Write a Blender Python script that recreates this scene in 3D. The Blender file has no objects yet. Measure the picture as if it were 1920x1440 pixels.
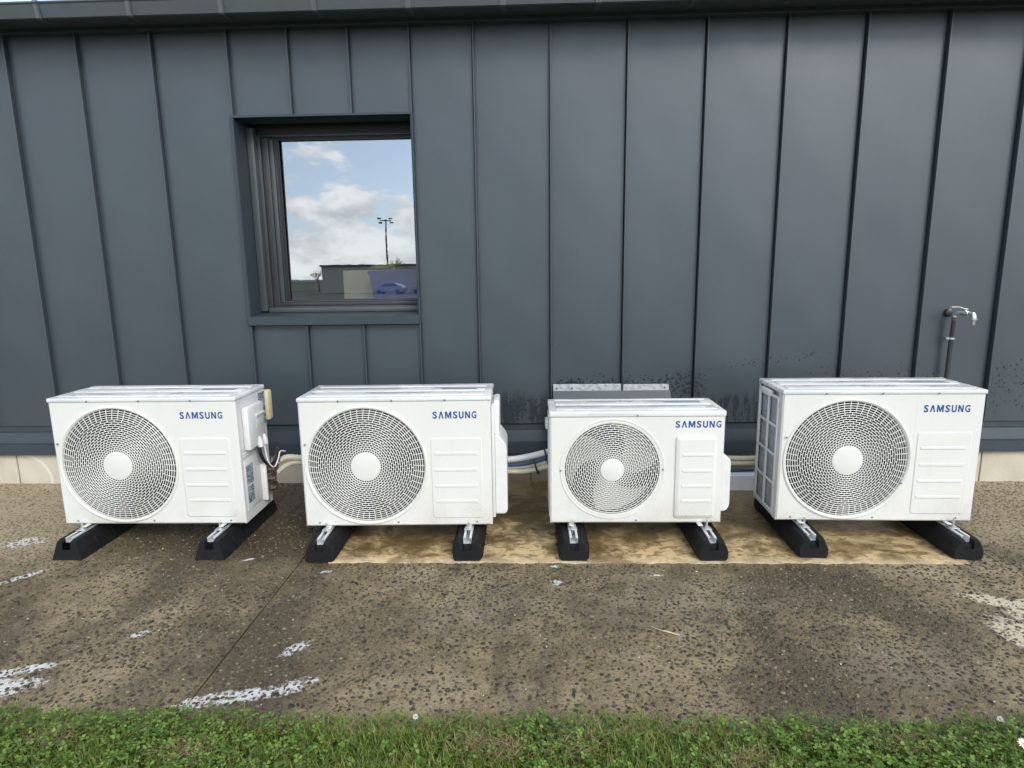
import bpy, bmesh, math, random
import numpy as np
from mathutils import Matrix, Vector
S = bpy.context.scene
COL = S.collection
rnd = random.Random(7)
npr = np.random.default_rng(7)
PI = math.pi

# ------------------------------------------------------------------ camera
cam_d = bpy.data.cameras.new('camera')
cam_d.sensor_fit = 'HORIZONTAL'; cam_d.sensor_width = 36.0
cam_d.lens = 36.0 * 1165.6 / 1920.0
cam_d.clip_start = 0.02; cam_d.clip_end = 2000
cam = bpy.data.objects.new('camera', cam_d); COL.objects.link(cam)
RR = ((0.9993957, 0.0319137, -0.0137731), (0.0077943, 0.1803973, 0.9835629), (-0.0338737, 0.9830760, -0.1800395))
cam.matrix_world = Matrix(((RR[0][0], RR[1][0], -RR[2][0], 0.0),
                           (RR[0][1], RR[1][1], -RR[2][1], 0.0),
                           (RR[0][2], RR[1][2], -RR[2][2], 1.2904), (0, 0, 0, 1)))
S.camera = cam

# ------------------------------------------------------------------ light
SUN_EL, SUN_AZ = 36.0, 30.0          # azimuth measured to the right of straight behind the camera
to_sun = Vector((math.sin(math.radians(SUN_AZ)) * math.cos(math.radians(SUN_EL)),
                 -math.cos(math.radians(SUN_AZ)) * math.cos(math.radians(SUN_EL)),
                 math.sin(math.radians(SUN_EL))))
sun_d = bpy.data.lights.new('sun', 'SUN'); sun_d.energy = 1.9; sun_d.angle = math.radians(22)
sun_d.color = (1.0, 0.945, 0.855)
sun = bpy.data.objects.new('sun', sun_d); COL.objects.link(sun)
sun.rotation_euler = (-to_sun).to_track_quat('-Z', 'Y').to_euler()
S.view_settings.view_transform = 'Standard'; S.view_settings.look = 'None'
S.view_settings.exposure = 0.02; S.view_settings.gamma = 1.0
S.view_settings.use_curve_mapping = False
S.cycles.max_bounces = 6; S.cycles.diffuse_bounces = 3; S.cycles.glossy_bounces = 3; S.cycles.transparent_max_bounces = 6
S.cycles.use_adaptive_sampling = True; S.cycles.adaptive_threshold = 0.02


# ------------------------------------------------------------------ node expression helper
class V:
    def __init__(s, nt, sock): s.nt = nt; s.k = sock
    def _m(s, op, *o):
        n = s.nt.nodes.new('ShaderNodeMath'); n.operation = op
        for i, a in enumerate((s,) + o):
            if isinstance(a, V): s.nt.links.new(a.k, n.inputs[i])
            else: n.inputs[i].default_value = float(a)
        return V(s.nt, n.outputs[0])
    def __add__(s, o): return s._m('ADD', o)
    __radd__ = __add__
    def __mul__(s, o): return s._m('MULTIPLY', o)
    __rmul__ = __mul__
    def __sub__(s, o): return s._m('SUBTRACT', o)
    def __rsub__(s, o): return (s * -1.0) + o
    def __truediv__(s, o): return s._m('DIVIDE', o)
    def mx(s, o): return s._m('MAXIMUM', o)
    def mn(s, o): return s._m('MINIMUM', o)
    def ab(s): return s._m('ABSOLUTE')
    def ss(s, a, b):          # smoothstep a..b -> 0..1 (a may exceed b)
        n = s.nt.nodes.new('ShaderNodeMapRange'); n.interpolation_type = 'SMOOTHSTEP'
        s.nt.links.new(s.k, n.inputs[0])
        n.inputs[1].default_value = a; n.inputs[2].default_value = b
        if a > b:
            n.inputs[1].default_value = b; n.inputs[2].default_value = a
            n.inputs[3].default_value = 1; n.inputs[4].default_value = 0
        return V(s.nt, n.outputs[0])


class M:
    """one procedural material"""
    def __init__(s, name):
        s.m = bpy.data.materials.new(name); s.m.use_nodes = True
        s.nt = s.m.node_tree; s.p = s.nt.nodes['Principled BSDF']
    def pos(s):
        g = s.nt.nodes.new('ShaderNodeNewGeometry'); return g.outputs['Position']
    def obj(s):
        g = s.nt.nodes.new('ShaderNodeTexCoord'); return g.outputs['Object']
    def island(s):
        g = s.nt.nodes.new('ShaderNodeNewGeometry'); return V(s.nt, g.outputs['Random Per Island'])
    def xyz(s, sock):
        n = s.nt.nodes.new('ShaderNodeSeparateXYZ'); s.nt.links.new(sock, n.inputs[0])
        return [V(s.nt, o) for o in n.outputs]
    def scale(s, sock, v, off=(0, 0, 0)):
        n = s.nt.nodes.new('ShaderNodeMapping'); s.nt.links.new(sock, n.inputs[0])
        n.inputs['Scale'].default_value = v; n.inputs['Location'].default_value = off; return n.outputs[0]
    def noise(s, sock, sc, det=3, rough=0.55, dist=0.0):
        n = s.nt.nodes.new('ShaderNodeTexNoise'); s.nt.links.new(sock, n.inputs['Vector'])
        n.inputs['Scale'].default_value = sc; n.inputs['Detail'].default_value = det
        n.inputs['Roughness'].default_value = rough; n.inputs['Distortion'].default_value = dist
        return V(s.nt, n.outputs['Fac'])
    def voro(s, sock, sc, out='Distance', rand=1.0):
        n = s.nt.nodes.new('ShaderNodeTexVoronoi'); s.nt.links.new(sock, n.inputs['Vector'])
        n.inputs['Scale'].default_value = sc; n.inputs['Randomness'].default_value = rand
        return V(s.nt, n.outputs[out])
    def mix(s, f, a, b):
        n = s.nt.nodes.new('ShaderNodeMix'); n.data_type = 'RGBA'
        for i, v in ((0, f), (6, a), (7, b)):
            if isinstance(v, V): s.nt.links.new(v.k, n.inputs[i])
            elif i == 0: n.inputs[0].default_value = v
            else: n.inputs[i].default_value = (*v, 1)
        return V(s.nt, n.outputs[2])
    def ramp(s, f, *stops):
        n = s.nt.nodes.new('ShaderNodeValToRGB'); s.nt.links.new(f.k, n.inputs[0])
        e = n.color_ramp.elements
        while len(e) < len(stops): e.new(0.5)
        for el, (p, c) in zip(e, stops): el.position = p; el.color = (*c, 1)
        return V(s.nt, n.outputs[0])
    def set(s, **k):
        for a, v in k.items():
            i = s.p.inputs[{'base': 'Base Color', 'rough': 'Roughness', 'metal': 'Metallic', 'spec': 'Specular IOR Level', 'coat': 'Coat Weight', 'coatr': 'Coat Roughness', 'sheen': 'Sheen Weight', 'ior': 'IOR', 'trans': 'Transmission Weight', 'sss': 'Subsurface Weight'}[a]]
            if isinstance(v, V): s.nt.links.new(v.k, i)
            elif isinstance(v, tuple): i.default_value = (*v, 1)
            else: i.default_value = v
        return s
    def bump(s, h, strength=0.3, dist=0.002):
        n = s.nt.nodes.new('ShaderNodeBump'); s.nt.links.new(h.k, n.inputs['Height'])
        n.inputs['Strength'].default_value = strength; n.inputs['Distance'].default_value = dist
        s.nt.links.new(n.outputs[0], s.p.inputs['Normal']); return s


# ------------------------------------------------------------------ sky
W = bpy.data.worlds.new('World'); S.world = W; W.use_nodes = True
wn = W.node_tree; bg = wn.nodes['Background']
class WM(M):
    def __init__(s): s.nt = wn
wm = WM()
sky = wn.nodes.new('ShaderNodeTexSky'); sky.sky_type = 'NISHITA'; sky.sun_disc = False
sky.sun_elevation = math.radians(SUN_EL)
sky.sun_rotation = math.atan2(to_sun.x, to_sun.y)
sky.air_density = 1.0; sky.dust_density = 0.7; sky.ozone_density = 1.2
tc = wn.nodes.new('ShaderNodeTexCoord')
dx, dy, dz = wm.xyz(tc.outputs['Generated'])
n1 = wm.noise(wm.scale(tc.outputs['Generated'], (5.0, 5.0, 11.0), (11.3, 3.3, 0.8)), 1.0, 6, 0.56, 0.1)
n2 = wm.noise(wm.scale(tc.outputs['Generated'], (16.0, 16.0, 30.0), (1.0, 0.0, -0.35)), 1.0, 3, 0.6, 0.2)
low = dz.ss(0.16, 0.02) * 0.06
cloud = (n1 + low).ss(0.515, 0.585)
shade = (n2 * 0.6 + n1 * 0.4).ss(0.36, 0.62)
ccol = wm.mix(shade, (9.0, 9.4, 10.0), (16.0, 16.0, 15.8))
skyV = V(wn, sky.outputs[0])
hue = wn.nodes.new('ShaderNodeHueSaturation'); wn.links.new(sky.outputs[0], hue.inputs['Color'])
hue.inputs['Saturation'].default_value = 0.48; hue.inputs['Value'].default_value = 1.7
tint = wn.nodes.new('ShaderNodeMix'); tint.data_type = 'RGBA'; tint.blend_type = 'MULTIPLY'; tint.inputs[0].default_value = 1.0
wn.links.new(hue.outputs[0], tint.inputs[6]); tint.inputs[7].default_value = (0.88, 0.97, 1.08, 1)
final = wm.mix(cloud * 0.95, V(wn, tint.outputs[2]), ccol)
wn.links.new(final.k, bg.inputs['Color']); bg.inputs['Strength'].default_value = 0.14


# ------------------------------------------------------------------ geometry helpers
def link(name, me, mat=None, parent=None):
    o = bpy.data.objects.new(name, me); COL.objects.link(o)
    if mat is not None and me is not None:
        me.materials.clear(); me.materials.append(mat.m if isinstance(mat, M) else mat)
    if parent is not None: o.parent = parent
    return o

def bm_obj(name, bm, mat, parent=None, smooth=None):
    bmesh.ops.recalc_face_normals(bm, faces=bm.faces)
    me = bpy.data.meshes.new(name); bm.to_mesh(me); bm.free()
    if smooth is not None:
        me.shade_smooth()
        me.set_sharp_from_angle(angle=math.radians(smooth))
    return link(name, me, mat, parent)

def py_obj(name, v, f, mat, parent=None, smooth=None):
    me = bpy.data.meshes.new(name); me.from_pydata([tuple(map(float, p)) for p in v], [], f); me.update()
    if smooth is not None:
        me.shade_smooth(); me.set_sharp_from_angle(angle=math.radians(smooth))
    return link(name, me, mat, parent)

def np_obj(name, v, tris, mat, parent=None, smooth=False):
    me = bpy.data.meshes.new(name); v = np.asarray(v, np.float32); t = np.asarray(tris, np.int32)
    k = t.shape[1]
    me.vertices.add(len(v)); me.vertices.foreach_set('co', v.ravel())
    me.loops.add(t.size); me.loops.foreach_set('vertex_index', t.ravel())
    me.polygons.add(len(t)); me.polygons.foreach_set('loop_start', np.arange(len(t), dtype=np.int32) * k)
    me.update(calc_edges=True)
    if smooth: me.shade_smooth()
    return link(name, me, mat, parent)

def add_box(bm, x0, x1, y0, y1, z0, z1, bev=0.0, seg=2, mat4=None):
    r = bmesh.ops.create_cube(bm, size=1.0)
    vs = r['verts']
    for v in vs:
        v.co = Vector(((x0 + x1) / 2 + v.co.x * (x1 - x0), (y0 + y1) / 2 + v.co.y * (y1 - y0), (z0 + z1) / 2 + v.co.z * (z1 - z0)))
    if bev > 0:
        es = list({e for v in vs for e in v.link_edges})
        rr = bmesh.ops.bevel(bm, geom=es, offset=bev, segments=seg, profile=0.5, affect='EDGES')
        vs = list({v for f in rr['faces'] for v in f.verts} | {v for v in vs if v.is_valid})
    if mat4 is not None:
        for v in vs: v.co = mat4 @ v.co
    return vs

def box(name, x0, x1, y0, y1, z0, z1, mat, parent=None, bev=0.0, seg=2, mat4=None):
    bm = bmesh.new(); add_box(bm, x0, x1, y0, y1, z0, z1, bev, seg, mat4)
    return bm_obj(name, bm, mat, parent, 35 if bev else None)

def frame_from(d):
    d = d.normalized(); a = Vector((0, 0, 1)) if abs(d.z) < 0.9 else Vector((1, 0, 0))
    u = d.cross(a).normalized(); return u, d.cross(u).normalized()

def add_tube(bm, pts, rad, n=12, cap=True):
    pts = [Vector(p) for p in pts]
    rad = rad if isinstance(rad, (list, tuple)) else [rad] * len(pts)
    rings = []; u = None
    for i, p in enumerate(pts):
        d = (pts[min(i + 1, len(pts) - 1)] - pts[max(i - 1, 0)]).normalized()
        if u is None: u, w = frame_from(d)
        else:
            u = (u - d * u.dot(d)).normalized(); w = d.cross(u)
        rings.append([bm.verts.new(p + (u * math.cos(2 * PI * j / n) + w * math.sin(2 * PI * j / n)) * rad[i]) for j in range(n)])
    for a, b in zip(rings, rings[1:]):
        for j in range(n): bm.faces.new((a[j], a[(j + 1) % n], b[(j + 1) % n], b[j]))
    if cap: bm.faces.new(rings[0][::-1]); bm.faces.new(rings[-1])

def tube(name, pts, rad, mat, parent=None, n=12):
    bm = bmesh.new(); add_tube(bm, pts, rad, n); return bm_obj(name, bm, mat, parent, 40)

def spline(pts, k=8):
    P = [Vector(p) for p in pts]; P = [P[0] * 2 - P[1]] + P + [P[-1] * 2 - P[-2]]; out = []
    for i in range(1, len(P) - 2):
        for t in range(k):
            t /= k; a, b, c, d = P[i - 1:i + 3]
            out.append(0.5 * ((2 * b) + (c - a) * t + (2 * a - 5 * b + 4 * c - d) * t * t + (3 * b - a - 3 * c + d) * t ** 3))
    out.append(P[-2]); return out

def add_extr(bm, prof, x0, x1, axis='x'):
    """closed profile of (a, b) pairs extruded along x (a=y, b=z) or y (a=x, b=z)"""
    f = (lambda t, a, b: (t, a, b)) if axis == 'x' else (lambda t, a, b: (a, t, b))
    A = [bm.verts.new(f(x0, *p)) for p in prof]; B = [bm.verts.new(f(x1, *p)) for p in prof]
    n = len(prof)
    for i in range(n): bm.faces.new((A[i], A[(i + 1) % n], B[(i + 1) % n], B[i]))
    bm.faces.new(A[::-1]); bm.faces.new(B)

def extr(name, prof, x0, x1, mat, parent=None, axis='x', bev=0.0):
    bm = bmesh.new(); add_extr(bm, prof, x0, x1, axis)
    if bev: bmesh.ops.bevel(bm, geom=list(bm.edges), offset=bev, segments=2, profile=0.5, affect='EDGES')
    return bm_obj(name, bm, mat, parent, 35 if bev else None)

def empty(name, loc, rz=0.0):
    o = bpy.data.objects.new(name, None); COL.objects.link(o); o.location = loc; o.rotation_euler.z = rz
    o.empty_display_size = 0.1; return o

def tag(o, label=None, cat=None, group=None, kind=None):
    if label: o['label'] = label
    if cat: o['category'] = cat
    if group: o['group'] = group
    if kind: o['kind'] = kind
    return o

def rrect(x0, x1, z0, z1, r, n=5):
    out = []
    for cx, cz, a0 in ((x1 - r, z1 - r, 0), (x0 + r, z1 - r, 90), (x0 + r, z0 + r, 180), (x1 - r, z0 + r, 270)):
        for i in range(n + 1):
            a = math.radians(a0 + 90 * i / n); out.append((cx + r * math.cos(a), cz + r * math.sin(a)))
    return out

def plate(name, x0, x1, z0, z1, r, y0, h, mat, parent, cham=0.002):
    """rounded-rectangle plate on a front (facing -y) standing h proud of y0"""
    a = rrect(x0, x1, z0, z1, r); b = rrect(x0 + cham, x1 - cham, z0 + cham, z1 - cham, max(r - cham, 0.001))
    n = len(a); v = [(p[0], y0, p[1]) for p in a] + [(p[0], y0 - h * 0.55, p[1]) for p in a] + [(p[0], y0 - h, p[1]) for p in b]
    f = []
    for k in (0, n):
        for i in range(n): f.append((k + i, k + (i + 1) % n, k + n + (i + 1) % n, k + n + i))
    f.append(tuple(range(2 * n, 3 * n)))
    bm = bmesh.new(); vs = [bm.verts.new(p) for p in v]
    for q in f: bm.faces.new([vs[i] for i in q])
    return bm_obj(name, bm, mat, parent, 18)


# ------------------------------------------------------------------ materials
D = 3.665   # wall plane

def mat_cladding():
    m = M('grey_zinc'); P = m.pos(); x, y, z = m.xyz(P)
    big = m.noise(m.scale(P, (1.2, 1, 0.5)), 1.6, 4)
    fine = m.noise(P, 220, 2); med = m.noise(P, 7, 4)
    blot = m.noise(P, 26, 3)
    base = m.mix(big.ss(0.3, 0.7), (0.030, 0.043, 0.053), (0.039, 0.053, 0.063))
    base = m.mix(fine.ss(0.35, 0.7) * 0.22, base, (0.078, 0.093, 0.102))
    # water splashed on the sheets: drops, and runs below them
    dn2 = m.noise(P, 46, 1, 0.6); dn3 = m.noise(P, 110, 1, 0.5)
    def zone(x0, x1, z0, z1, sx=0.06, sz=0.05):
        return x.ss(x0 - sx, x0 + sx) * x.ss(x1 + sx, x1 - sx) * z.ss(z0 - sz, z0 + sz) * z.ss(z1 + sz, z1 - sz)
    za = zone(0.12, 0.86, 0.56, 0.665, 0.04, 0.05)
    zb = zone(0.80, 1.04, 0.48, 0.70, 0.05, 0.07) * 0.85
    zc = zone(1.03, 1.42, 0.30, 0.55, 0.05, 0.05)
    arc = (z - (0.70 + (x - 1.0) * 0.12)).ab().ss(0.055, 0.0) * x.ss(1.0, 1.1) * x.ss(2.0, 1.6)
    zd = zone(2.62, 3.2, 0.42, 0.74, 0.1, 0.06)
    ze = zone(-0.32, 0.12, 0.34, 0.56, 0.03, 0.08)
    zf = zone(1.55, 2.5, 0.42, 0.72, 0.2, 0.08)
    dens = (za * 0.95).mx(zb * 1.0).mx(arc * 0.62).mx(zd * 0.62).mx(ze * 0.85).mx(zf * 0.55).mx(zc * 0.6)
    dots = ((dn2 * 0.55 + dn3 * 0.45 + dens * 0.22)* 1.0).ss(0.685, 0.755) * dens.ss(0.05, 0.3)
    runs = m.noise(m.scale(P, (55, 1, 3.2)), 1.0, 3, 0.5, 0.4)
    runm = (runs + zc.mx(ze * 0.9) * 0.2).ss(0.66, 0.71) * zc.mx(ze)
    wet = dots.mx(runm * 0.8)
    base = m.mix(wet * 0.7, base, (0.010, 0.013, 0.017))
    # pale scuffs
    scuff = m.noise(m.scale(P, (1, 1, 2)), 60, 1).ss(0.80, 0.83)
    base = m.mix(scuff * 0.35, base, (0.3, 0.31, 0.3))
    dust = z.ss(0.9, 0.3) * blot * 0.25
    base = m.mix(dust, base, (0.068, 0.078, 0.084))
    r = (0.40 + (med - 0.5) * 0.14 + (fine - 0.5) * 0.1) - wet * 0.18
    m.set(base=base, rough=r, spec=0.8)
    m.bump(fine * 0.25 + med * 1.6, 0.10, 0.004)
    return m

def mat_simple(name, col, rough, metal=0.0, var=0.12, sc=30, spec=0.5, bump=0.06):
    m = M(name); P = m.obj(); n = m.noise(P, sc, 4); n2 = m.noise(P, sc * 6, 2)
    c2 = tuple(c * (1 - var * 2.2) for c in col)
    b = m.mix(n.ss(0.35, 0.75) * 0.6, col, c2)
    m.set(base=b, rough=(rough + (n2 - 0.5) * 0.18), metal=metal, spec=spec)
    m.bump(n2, bump, 0.002); return m

def mat_white():
    m = M('white_enamel'); P = m.pos(); x, y, z = m.xyz(P)
    n = m.noise(P, 5, 4); dr = m.noise(P, 120, 2); st = m.noise(m.scale(P, (40, 40, 2.2)), 1, 4, 0.6)
    b = m.mix(n.ss(0.35, 0.8) * 0.5, (0.74, 0.728, 0.675), (0.69, 0.675, 0.62))
    b = m.mix(st.ss(0.56, 0.8) * 0.35, b, (0.60, 0.59, 0.55))
    b = m.mix(dr.ss(0.62, 0.8) * 0.30, b, (0.62, 0.62, 0.60))
    b = m.mix(z.ss(0.30, 0.10) * n.ss(0.35, 0.65) * (0.35 + dr.ss(0.5, 0.7) * 0.4), b, (0.46, 0.42, 0.34))
    m.set(base=b, rough=0.36 + (n - 0.5) * 0.2, spec=0.45)
    m.bump(dr * 0.6 + n, 0.05, 0.002); return m

def mat_lid():
    m = M('white_wet_enamel'); P = m.pos(); n = m.noise(m.scale(P, (3.5, 9, 9)), 1, 5, 0.6, 0.5)
    wet = n.ss(0.46, 0.54); dr = m.noise(P, 160, 2)
    b = m.mix(wet * 0.5, (0.73, 0.725, 0.70), (0.60, 0.62, 0.62))
    m.set(base=b, rough=0.45 - wet * 0.28, spec=0.5)
    m.bump(dr * (1 - wet), 0.12, 0.002); return m

def mat_concrete():
    m = M('wet_aggregate_concrete'); P = m.pos(); x, y, z = m.xyz(P)
    b1 = m.noise(P, 1.3, 5, 0.6); b2 = m.noise(P, 9, 4, 0.6); b3 = m.noise(P, 75, 3, 0.65); b4 = m.noise(P, 260, 2)
    col = m.mix(b2.ss(0.3, 0.7), (0.150, 0.113, 0.058), (0.310, 0.240, 0.135))
    col = m.mix(b3.ss(0.50, 0.60) * 0.8, col, (0.070, 0.052, 0.028))
    col = m.mix(b4.ss(0.50, 0.64) * 0.7, col, (0.44, 0.35, 0.215))
    col = m.mix(b1.ss(0.46, 0.60) * 0.65, col, (0.085, 0.065, 0.036))
    moss = m.noise(P, 3.1, 4, 0.6).ss(0.55, 0.75)
    col = m.mix(moss * 0.45, col, (0.115, 0.088, 0.038))
    # drier ground towards the two far ends
    dry = ((x.ss(-1.9, -2.4) * y.ss(2.35, 2.9)).mx(x.ss(1.95, 2.4) * y.ss(2.4, 3.0)) * 0.85).mx(b1.ss(0.5, 0.34) * 0.35)
    col = m.mix(dry * 0.9, col, (0.50, 0.41, 0.265))
    damp = (m.noise(m.scale(P, (2.6, 0.9, 1)), 1.0, 4, 0.6, 0.4)).ss(0.47, 0.60) * (1.0 - dry)
    col = m.mix(damp * 0.62, col, (0.070, 0.056, 0.034))
    wetz = (x.ss(-2.3, -1.8) * x.ss(-0.5, -1.0) * y.ss(2.45, 2.8) * 0.8)
    col = m.mix(wetz, col, (0.075, 0.056, 0.032))
    # chalky residue patches
    def ell(cx, cy, rx, ry, rot=0.0):
        c, s_ = math.cos(rot), math.sin(rot); u = x - cx; v = y - cy
        a = (u * c + v * s_) / rx; b = (v * c - u * s_) / ry
        return (a * a + b * b).ss(1.6, 0.0)
    def many(L):
        r = None
        for e in L: r = ell(*e) if r is None else r.mx(ell(*e))
        return r
    fo = many([(-1.70, 1.73, .12, .055, .2), (-0.93, 1.695, .21, .036, .22), (-0.77, 1.75, .09, .030, .5), (-0.84, 1.94, .065, .030, .9), (-1.44, 2.03, .035, .018, .5), (-2.52, 2.80, .11, .06, .3),
               (0.09, 2.565, .022, .018), (-0.915, 2.505, .035, .013, .3), (0.50, 2.485, .05, .010), (-2.24, 2.45, .10, .022, .9), (-1.75, 1.80, .16, .03, .35), (-1.32, 2.62, .04, .012, .4), (0.09, 2.42, .030, .030)])
    fn = m.noise(P, 70, 3, 0.7) * 0.62 + m.noise(P, 16, 3) * 0.38
    foam = (fn + fo * 0.21).ss(0.56, 0.74) * fo.ss(0.02, 0.45)
    cr = many([(1.80, 2.28, .13, .05, -.45), (1.74, 2.03, .10, .17, .2), (1.88, 2.16, .12, .16)])
    cream = (fn + cr * 0.24).ss(0.59, 0.68) * cr.ss(0.02, 0.3)
    gre = many([(1.22, 1.88, .26, .14, .1), (0.55, 2.3, .5, .2, 0), (-0.2, 2.2, .3, .15, .3)])
    col = m.mix(gre * b2.ss(0.3, 0.6) * 0.35, col, (0.27, 0.235, 0.175))
    col = m.mix(cream * 0.9, col, (0.62, 0.54, 0.39))
    col = m.mix(foam * 0.8, col, (0.80, 0.80, 0.78))
    dryall = dry.mx(foam).mx(cream)
    m.set(base=col, rough=0.34 + dryall * 0.44 + (b2 - 0.5) * 0.3 - damp * 0.18, spec=0.5)
    m.bump(b3 * 0.8 + b4 * 0.4, 1.0, 0.008); return m

def mat_pebble():
    m = M('dark_pebble'); i = m.island(); P = m.pos(); n = m.noise(P, 130, 3); x, y, z = m.xyz(P)
    c = m.ramp(i, (0.0, (0.026, 0.024, 0.019)), (0.35, (0.056, 0.049, 0.036)), (0.65, (0.098, 0.082, 0.056)), (0.92, (0.165, 0.132, 0.083)), (1.0, (0.26, 0.21, 0.135)))
    c = m.mix(n.ss(0.45, 0.75) * 0.4, c, (0.155, 0.12, 0.075))
    dry = (x.ss(-1.9, -2.4) * y.ss(2.35, 2.9)).mx(x.ss(1.95, 2.4) * y.ss(2.4, 3.0))
    c = m.mix(dry * 0.7, c, (0.27, 0.215, 0.135))
    m.set(base=c, rough=0.42 + dry * 0.25, spec=0.25); m.bump(n, 0.35, 0.002); return m

def mat_pad():
    m = M('tan_infill_concrete'); P = m.pos(); x, y, z = m.xyz(P)
    n = m.noise(P, 4.5, 6, 0.66, 0.3); n2 = m.noise(m.scale(P, (17, 30, 1)), 1, 4, 0.68, 0.9); n3 = m.noise(P, 120, 3)
    spl = m.noise(P, 34, 3, 0.6)
    front = y.ss(2.95, 2.58)  # front part paler, the daylight reaching it put into the colour
    col = m.mix((n * 1.1 + front * 0.12).ss(0.46, 0.72), (0.175, 0.125, 0.052), (0.66, 0.49, 0.26))
    col = m.mix(n2.ss(0.47, 0.60) * 0.75, col, (0.15, 0.100, 0.038))
    edge = y.ss(2.66, 2.595) * (n * 0.8 + 0.35)
    col = m.mix(edge.mn(1.0) * 0.75, col, (0.74, 0.60, 0.41))
    col = m.mix(spl.ss(0.64, 0.69) * x.ss(-0.35, -0.15) * x.ss(0.6, 0.2) * 0.75, col, (0.08, 0.055, 0.028))
    col = m.mix(y.ss(2.9, 3.35) * 0.7, col, (0.20, 0.148, 0.072))  # shade under and behind the units painted into the strip's colour
    rust = m.noise(P, 2.2, 5, 0.65, 0.6).ss(0.50, 0.60)
    col = m.mix(rust * 0.6, col, (0.115, 0.070, 0.024))
    col = m.mix(n3.ss(0.6, 0.8) * 0.3, col, (0.10, 0.075, 0.04))
    m.set(base=col, rough=0.34 + (n - 0.5) * 0.4 - rust * 0.12, spec=0.45); m.bump(n2 * 0.8 + n3 * 0.5, 0.4, 0.004); return m

def mat_plinth():
    m = M('plinth_block'); P = m.pos(); x, y, z = m.xyz(P)
    n = m.noise(P, 5, 5, 0.6); st = m.noise(m.scale(P, (9, 1, 1.2)), 1.5, 4); f = m.noise(P, 150, 3)
    col = m.mix(n.ss(0.3, 0.7), (0.60, 0.55, 0.44), (0.50, 0.45, 0.345))
    col = m.mix(st.ss(0.45, 0.75) * 0.5, col, (0.66, 0.61, 0.52))
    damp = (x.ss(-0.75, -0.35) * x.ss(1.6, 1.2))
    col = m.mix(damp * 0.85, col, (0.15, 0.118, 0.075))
    dd = m.mix(0.5, (0, 0, 0), (0, 0, 0))
    half = x.ss(-1.75, -1.45) * x.ss(-0.35, -0.75)
    col = m.mix(half * 0.55, col, (0.30, 0.28, 0.24))
    # one curved pale mark where a hose or rope has rubbed
    u = x + 3.24; w = z - 0.02
    rr = ((u * u / (0.19 * 0.19)) + (w * w / (0.17 * 0.17)))
    arc = (rr - 1.0).ab().ss(0.16, 0.0) * u.ss(-0.03, 0.02)
    col = m.mix(arc * 0.7, col, (0.78, 0.73, 0.64))
    m.set(base=col, rough=0.85, spec=0.3); m.bump(f + n * 1.5, 0.35, 0.003); return m

def mat_rubber():
    m = M('black_rubber'); P = m.obj(); n = m.noise(P, 60, 4); n2 = m.noise(P, 340, 2)
    b = m.mix(n.ss(0.5, 0.8) * 0.55, (0.011, 0.011, 0.012), (0.032, 0.031, 0.030))
    b = m.mix(n2.ss(0.66, 0.76) * 0.25, b, (0.07, 0.067, 0.06))
    m.set(base=b, rough=0.72, spec=0.2); m.bump(n2 + n, 0.35, 0.002); return m

def mat_leaf(name, stops, trans=0.25, rough=0.5):
    m = M(name); i = m.island(); c = m.ramp(i, *stops)
    P = m.pos(); big = m.noise(P, 6, 3)
    c = m.mix(big.ss(0.35, 0.7) * 0.3, c, (0.14, 0.19, 0.045))
    m.set(base=c, rough=rough, spec=0.35)
    t = m.nt.nodes.new('ShaderNodeBsdfTranslucent'); m.nt.links.new(c.k, t.inputs[0])
    mx = m.nt.nodes.new('ShaderNodeMixShader'); mx.inputs[0].default_value = trans
    out = m.nt.nodes['Material Output']
    m.nt.links.new(m.p.outputs[0], mx.inputs[1]); m.nt.links.new(t.outputs[0], mx.inputs[2]); m.nt.links.new(mx.outputs[0], out.inputs[0])
    return m

def mat_glass(refl, tint):
    m = M('window_glass'); nt = m.nt; out = nt.nodes['Material Output']; nt.nodes.remove(m.p)
    g = nt.nodes.new('ShaderNodeBsdfGlossy'); g.inputs['Roughness'].default_value = 0.0; g.inputs['Color'].default_value = (0.93, 0.97, 1.0, 1)
    t = nt.nodes.new('ShaderNodeBsdfTransparent'); t.inputs['Color'].default_value = (*tint, 1)
    lw = nt.nodes.new('ShaderNodeFresnel'); lw.inputs['IOR'].default_value = 1.5
    f = (V(nt, lw.outputs[0]) + refl).mn(1.0)
    P = m.pos(); sm = m.noise(m.scale(P, (3, 1, 3)), 1, 4)
    b = nt.nodes.new('ShaderNodeBump'); nt.links.new(sm.k, b.inputs['Height']); b.inputs['Strength'].default_value = 0.012; b.inputs['Distance'].default_value = 0.01
    nt.links.new(b.outputs[0], g.inputs['Normal'])
    mx = nt.nodes.new('ShaderNodeMixShader'); nt.links.new(f.k, mx.inputs[0])
    nt.links.new(t.outputs[0], mx.inputs[1]); nt.links.new(g.outputs[0], mx.inputs[2]); nt.links.new(mx.outputs[0], out.inputs[0])
    return m

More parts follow.
